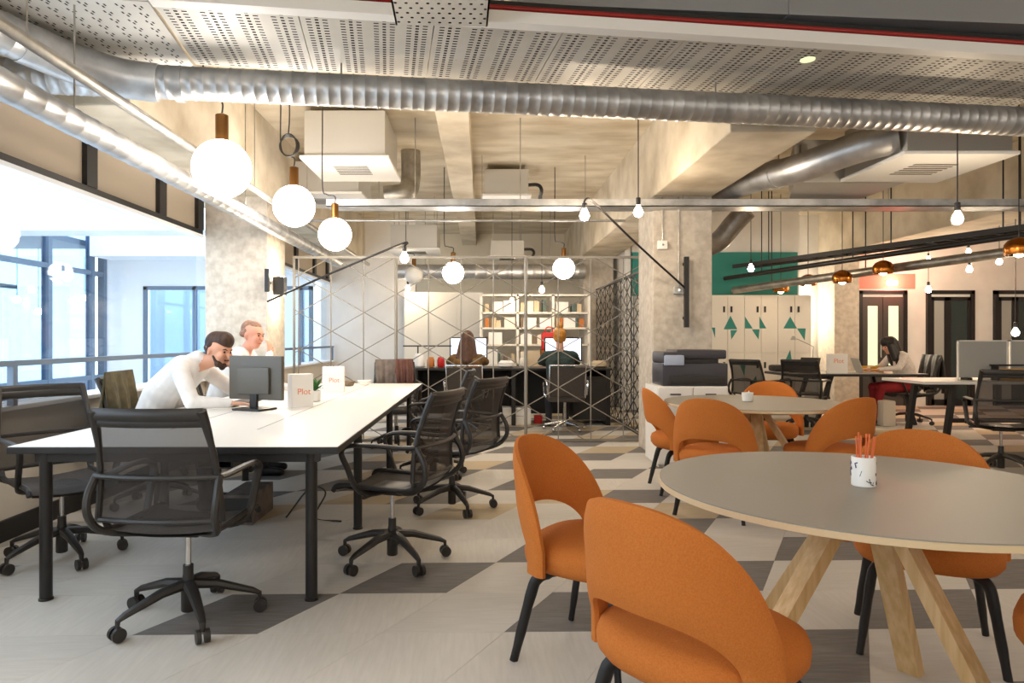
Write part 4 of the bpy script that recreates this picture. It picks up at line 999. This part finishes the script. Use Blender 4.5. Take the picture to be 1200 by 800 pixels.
def hand_caps(w_, d, palm, side, skin, curl=.5):
    """wrist, finger direction, palm normal (towards the held thing), thumb side vector"""
    w_, d, palm = Vector(w_), Vector(d).normalized(), Vector(palm).normalized(); palm = (palm-d*palm.dot(d)).normalized(); sd = Vector(side); sd = (sd-d*sd.dot(d)-palm*sd.dot(palm)).normalized()
    L = []; 
    for k, off in enumerate((.027,.009,-.009,-.027)):
        b = w_+d*.085+sd*off; ln = (.068,.076,.07,.054)[k]
        L.append((w_+d*.015+sd*off*.6, b, .014, .011, skin))
        d1 = (d+palm*curl*.5).normalized(); d2 = (d+palm*curl*1.5).normalized(); p1 = b+d1*ln*.5; p2 = p1+d2*ln*.5
        L += [(b, p1, .0095, .0088, skin), (p1, p2, .0085, .0075, skin)]
    t0 = w_+d*.03+sd*.03; t1 = t0+(d*.6+sd*.8).normalized()*.035; t2 = t1+(d+sd*.15+palm*.3).normalized()*.03
    L += [(t0, t1, .013, .011, skin), (t1, t2, .0105, .0085, skin)]
    return L
def V(*a_): return Vector(a_)
# ---- bearded man, facing +X, leaning over the desk ; near arm = -Y
Ym = 5.02
t = T('person', 'bearded brown-haired person in a white shirt leaning over the desk towards a monitor', 'person', (-2.4, Ym, .004))
o_ = Vector(t.location)
def W_(l): return [(Vector(p)-o_, Vector(q)-o_, a_, b, mt) for p, q, a_, b, mt in l]
hc = A(256, 411, Ym-.02); fw_ = V(.86,-.38,-.28); up_ = V(.25,-.05,1)
hl, HP = head_caps(hc-o_, fw_, up_, 'skin', 1.02)
sh = 'shirt_white'
c = [(V(-2.44,Ym-.09,.58), V(-2.44,Ym+.09,.58), .115, .115, 'trousers'),
     (V(-2.42,Ym-.07,.64), V(-2.32,Ym-.08,.85), .115, .125, sh), (V(-2.42,Ym+.07,.64), V(-2.32,Ym+.08,.85), .115, .125, sh),
     (V(-2.32,Ym-.08,.85), V(-2.16,Ym-.09,1.02), .125, .105, sh), (V(-2.32,Ym+.08,.85), V(-2.16,Ym+.09,1.02), .125, .105, sh),
     (V(-2.14,Ym-.17,1.03), V(-2.14,Ym+.17,1.03), .068, .068, sh), (V(-2.10,Ym,1.05), hc+V(-.02,0,-.06), .058, .05, 'skin'), (V(-2.13,Ym-.03,1.07), V(-2.08,Ym-.03,1.10), .062, .056, sh),
     # near arm (his right): shoulder, elbow, wrist to mouse
     (V(-2.14,Ym-.19,1.02), V(-2.02,Ym-.27,.80), .066, .054, sh), (V(-2.02,Ym-.27,.80), V(-1.80,Ym-.16,.785), .05, .034, sh),
     # far arm: elbow on the desk, hand to chin
     (V(-2.14,Ym+.19,1.02), V(-1.88,Ym+.22,.83), .064, .052, sh), (V(-1.88,Ym+.22,.83), V(-1.84,Ym+.06,.985), .047, .034, sh),
     # legs
     (V(-2.42,Ym-.1,.55), V(-2.0,Ym-.13,.52), .092, .07, 'trousers'), (V(-2.42,Ym+.1,.55), V(-2.0,Ym+.13,.52), .092, .07, 'trousers'),
     (V(-2.0,Ym-.13,.52), V(-1.98,Ym-.13,.1), .064, .045, 'trousers'), (V(-2.0,Ym+.13,.52), V(-2.03,Ym+.13,.1), .064, .045, 'trousers'),
     (V(-2.0,Ym-.13,.05), V(-1.82,Ym-.14,.04), .045, .035, 'shoe'), (V(-2.05,Ym+.13,.05), V(-1.87,Ym+.14,.04), .045, .035, 'shoe')]
c += hand_caps((-1.79,Ym-.16,.783), (1,.15,-.05), (0,0,-1), (0,1,0), 'skin', .25)
c += hand_caps((-1.835,Ym+.05,.99), (-.25,-.45,.6), (-.8,-.2,-.3), (.1,.3,.9), 'skin', 1.0)
body('body', W_(c)+hl, t, .0085, 3)
face_bits(HP, t, 1.02)
body('hair', [(HP(0,-.035,.055), HP(0,.03,.085), .084, .07, 'hair_brown'), (HP(0,-.06,.0), HP(0,-.05,-.03), .062, .045, 'hair_brown'), (HP(0,.045,.105), HP(.03,.062,.10), .035, .026, 'hair_brown'), (HP(-.035,.04,.1), HP(.0,.06,.105), .033, .028, 'hair_brown'), (HP(-.07,-.02,.04), HP(-.066,-.03,.0), .024, .02, 'hair_brown'), (HP(.07,-.02,.04), HP(.066,-.03,.0), .024, .02, 'hair_brown')], t, .008, 3)
body('beard', [(HP(-.056,.022,-.035), HP(-.038,.052,-.075), .012, .017, 'hair_brown'), (HP(.056,.022,-.035), HP(.038,.052,-.075), .012, .017, 'hair_brown'), (HP(-.035,.06,-.08), HP(.035,.06,-.08), .026, .026, 'hair_brown'), (HP(-.02,.095,-.043), HP(.02,.095,-.043), .007, .007, 'hair_brown'), (HP(0,.075,-.085), HP(0,.07,-.1), .026, .024, 'hair_brown')], t, .006, 3)
# ---- second man, further along, hand at the face
Y2 = 6.3
t = T('person', 'balding person in a white shirt seated behind the bearded one, hand at the chin', 'person', (-2.45, Y2, .004)); o_ = Vector(t.location)
hc = A(296, 393, Y2); hl, HP = head_caps(hc-o_, V(.9,-.3,-.2), V(.15,0,1), 'skin_pink', 1.03)
c = [(V(-2.42,Y2-.09,.58), V(-2.42,Y2+.09,.58), .115, .115, 'trousers'),
     (V(-2.42,Y2-.07,.64), V(-2.32,Y2-.08,.9), .115, .125, sh), (V(-2.42,Y2+.07,.64), V(-2.32,Y2+.08,.9), .115, .125, sh), (V(-2.32,Y2-.08,.9), V(-2.22,Y2-.08,1.07), .125, .10, sh), (V(-2.32,Y2+.08,.9), V(-2.22,Y2+.08,1.07), .125, .10, sh),
     (V(-2.22,Y2-.18,1.09), V(-2.22,Y2+.18,1.09), .068, .068, sh), (V(-2.2,Y2,1.1), hc+V(-.02,0,-.07), .058, .05, 'skin_pink'),
     (V(-2.22,Y2-.2,1.08), V(-1.97,Y2-.2,.84), .066, .05, sh), (V(-1.97,Y2-.2,.84), V(-1.93,Y2-.1,1.10), .046, .034, sh),
     (V(-2.22,Y2+.2,1.08), V(-2.05,Y2+.25,.82), .066, .052, sh), (V(-2.05,Y2+.25,.82), V(-1.84,Y2+.14,.785), .046, .034, sh),
     (V(-2.42,Y2-.1,.55), V(-2.0,Y2-.13,.52), .092, .07, 'trousers'), (V(-2.42,Y2+.1,.55), V(-2.0,Y2+.13,.52), .092, .07, 'trousers'),
     (V(-2.0,Y2-.13,.52), V(-1.98,Y2-.13,.1), .064, .045, 'trousers'), (V(-2.0,Y2+.13,.52), V(-2.03,Y2+.13,.1), .064, .045, 'trousers'), (V(-2.0,Y2-.13,.05), V(-1.82,Y2-.14,.04), .045, .035, 'shoe'), (V(-2.05,Y2+.13,.05), V(-1.87,Y2+.14,.04), .045, .035, 'shoe')]
c += hand_caps((-1.93,Y2-.1,1.11), (-.1,.3,.8), (-.8,.3,0), (.3,.5,.1), 'skin_pink', .8); c += hand_caps((-1.83,Y2+.14,.783), (1,-.1,-.05), (0,0,-1), (0,-1,0), 'skin_pink', .25)
body('body', W_(c)+hl, t, .0095, 3); face_bits(HP, t, 1.03)
body('hair', [(HP(-.07,-.03,.03), HP(-.05,-.07,.0), .022, .03, 'hair_grey'), (HP(.07,-.03,.03), HP(.05,-.07,.0), .022, .03, 'hair_grey'), (HP(-.03,-.08,.0), HP(.03,-.08,.0), .036, .036, 'hair_grey'), (HP(0,-.045,.055), HP(0,.005,.072), .08, .062, 'hair_grey')], t, .008, 2)
# ---- people at the black desk, seen from behind (facing +Y)
def back_person(x, y, top, skin, lab, hz):
    t = T('person', lab, 'person', (x, y, .004)); hc = V(.0,.1,hz); hl, HP = head_caps(hc, V(0,1,-.12), V(0,.1,1), skin, 1.0)
    c = [(V(-.09,-.05,.57), V(.09,-.05,.57), .12, .12, 'trousers'), (V(-.07,-.05,.62), V(-.08,0,.9), .115, .12, top), (V(.07,-.05,.62), V(.08,0,.9), .115, .12, top), (V(-.08,0,.9), V(-.08,.04,hz-.27), .12, .095, top), (V(.08,0,.9), V(.08,.04,hz-.27), .12, .095, top),
         (V(-.17,.04,hz-.25), V(.17,.04,hz-.25), .066, .066, top), (V(0,.05,hz-.22), hc+V(0,-.02,-.07), .056, .05, skin)]
    for sg in (-1, 1):
        c += [(V(sg*.19,.04,hz-.26), V(sg*.25,.16,.92), .064, .05, top), (V(sg*.25,.16,.92), V(sg*.16,.42,.875), .046, .034, top), (V(sg*.1,-.03,.55), V(sg*.12,.4,.52), .092, .07, 'trousers'), (V(sg*.12,.4,.52), V(sg*.12,.38,.1), .062, .045, 'trousers'), (V(sg*.12,.36,.05), V(sg*.13,.54,.04), .044, .035, 'shoe')]
        c += hand_caps((sg*.155,.43,.872), (-sg*.2,1,-.05), (0,0,-1), (-sg,0,0), skin, .3)
    body('body', c+hl, t, .0105, 3); face_bits(HP, t)
    return t, HP
t, HP = back_person(1.06, 9.25, 'green_top', 'skin', 'person with a blond bun in a dark green jumper at the black desk', 1.26)
body('hair', [(HP(0,-.03,.04), HP(0,.02,.07), .09, .076, 'hair_blond'), (HP(0,-.065,.0), HP(0,-.06,-.05), .06, .04, 'hair_blond'), (HP(-.06,-.02,0), HP(-.05,-.04,-.04), .03, .03, 'hair_blond'), (HP(.06,-.02,0), HP(.05,-.04,-.04), .03, .03, 'hair_blond'), (HP(0,-.05,.15), HP(0,-.05,.16), .045, .04, 'hair_blond')], t, .009, 3)
t, HP = back_person(-.2, 9.22, 'gold_top', 'skin', 'person with long auburn hair in a brown top at the black desk', 1.22)
body('hair', [(HP(0,-.03,.04), HP(0,.02,.06), .09, .08, 'hair_auburn'), (HP(0,-.06,.0), HP(0,-.12,-.3), .08, .09, 'hair_auburn'), (HP(-.06,-.03,-.02), HP(-.1,-.1,-.26), .05, .06, 'hair_auburn'), (HP(.06,-.03,-.02), HP(.08,-.1,-.26), .05, .06, 'hair_auburn')], t, .01, 3)
# ---- woman in red trousers, facing -X
Y3 = 9.92; X3 = 6.12
t = T('person', 'person with long dark hair, pale blouse and red trousers seated at the dark table', 'person', (X3, Y3, .004)); hc = V(-.2,0,1.14); hl, HP = head_caps(hc, V(-1,-.05,-.45), V(-.3,0,1), 'skin', 1.0)
c = [(V(.03,-.08,.57), V(.03,.08,.57), .12, .12, 'red_trousers'), (V(.04,-.06,.63), V(.0,-.07,.82), .11, .112, 'blouse'), (V(.04,.06,.63), V(.0,.07,.82), .11, .112, 'blouse'), (V(0,-.07,.82), V(-.07,-.07,.97), .112, .092, 'blouse'), (V(0,.07,.82), V(-.07,.07,.97), .112, .092, 'blouse'), (V(-.08,-.16,.99), V(-.08,.16,.99), .058, .058, 'blouse'), (V(-.09,0,1.0), hc+V(.02,0,-.06), .05, .045, 'skin')]
for sg in (-1, 1):
    c += [(V(-.08,sg*.17,.98), V(-.2,sg*.22,.82), .055, .045, 'blouse'), (V(-.2,sg*.22,.82), V(-.42,sg*.13,.80), .042, .031, 'blouse'), (V(.02,sg*.09,.55), V(-.38,sg*.11,.53), .09, .066, 'red_trousers'), (V(-.38,sg*.11,.53), V(-.43+.06*sg,sg*.11,.1), .058, .04, 'red_trousers'), (V(-.42+.06*sg,sg*.11,.05), V(-.6+.06*sg,sg*.12,.04), .04, .03, 'shoe')]
    c += hand_caps((-.43,sg*.13,.795), (-1,-sg*.2,-.05), (0,0,-1), (0,-sg,0), 'skin', .3)
body('body', c+hl, t, .0105, 3); face_bits(HP, t)
body('hair', [(HP(0,-.03,.04), HP(0,.03,.07), .092, .078, 'hair_dark'), (HP(0,-.06,0), HP(0,-.05,-.2), .08, .07, 'hair_dark'), (HP(-.075,-.01,.02), HP(-.09,.01,-.24), .04, .045, 'hair_dark'), (HP(.075,-.01,.02), HP(.09,.01,-.24), .04, .045, 'hair_dark'), (HP(-.075,.04,.02), HP(-.085,.06,-.18), .04, .045, 'hair_dark'), (HP(.05,.0,-.1), HP(.07,.02,-.28), .05, .04, 'hair_dark'), (HP(-.05,.0,-.1), HP(-.07,.02,-.28), .05, .04, 'hair_dark')], t, .01, 3)
coat('jacket', 'black_plastic', 'black coat hanging over the chair of the woman in red trousers', (X3+.42, Y3, .98), PI/2, .44, .5, 6)

# small boxes on the pillar
for px, py, h_, mt, lab in ((776, 287, .09, 'ac_white', 'white junction box high on the pillar by the swing lamp'), (795, 340, .08, 'screen_grey', 'grey socket box on the pillar beside the lamp bar')):
    q = A(px, py, 7.22); t = T('junction_box', lab, 'junction box', q)
    MB().box(-.05, .05, -.03, .02, -h_/2, h_/2, .008).build('box', mt, t); MB().tube([(0,-.01,h_/2),(0,-.01,2.74-q.z)], .008, 8).build('conduit', 'galv_dull', t)
    MB().lathe([(.012,0),(.012,.006)], 10, mtx=Matrix.Translation((0,-.03,0)) @ Matrix.Rotation(PI/2, 4, 'X')).build('screw', 'chrome', t)
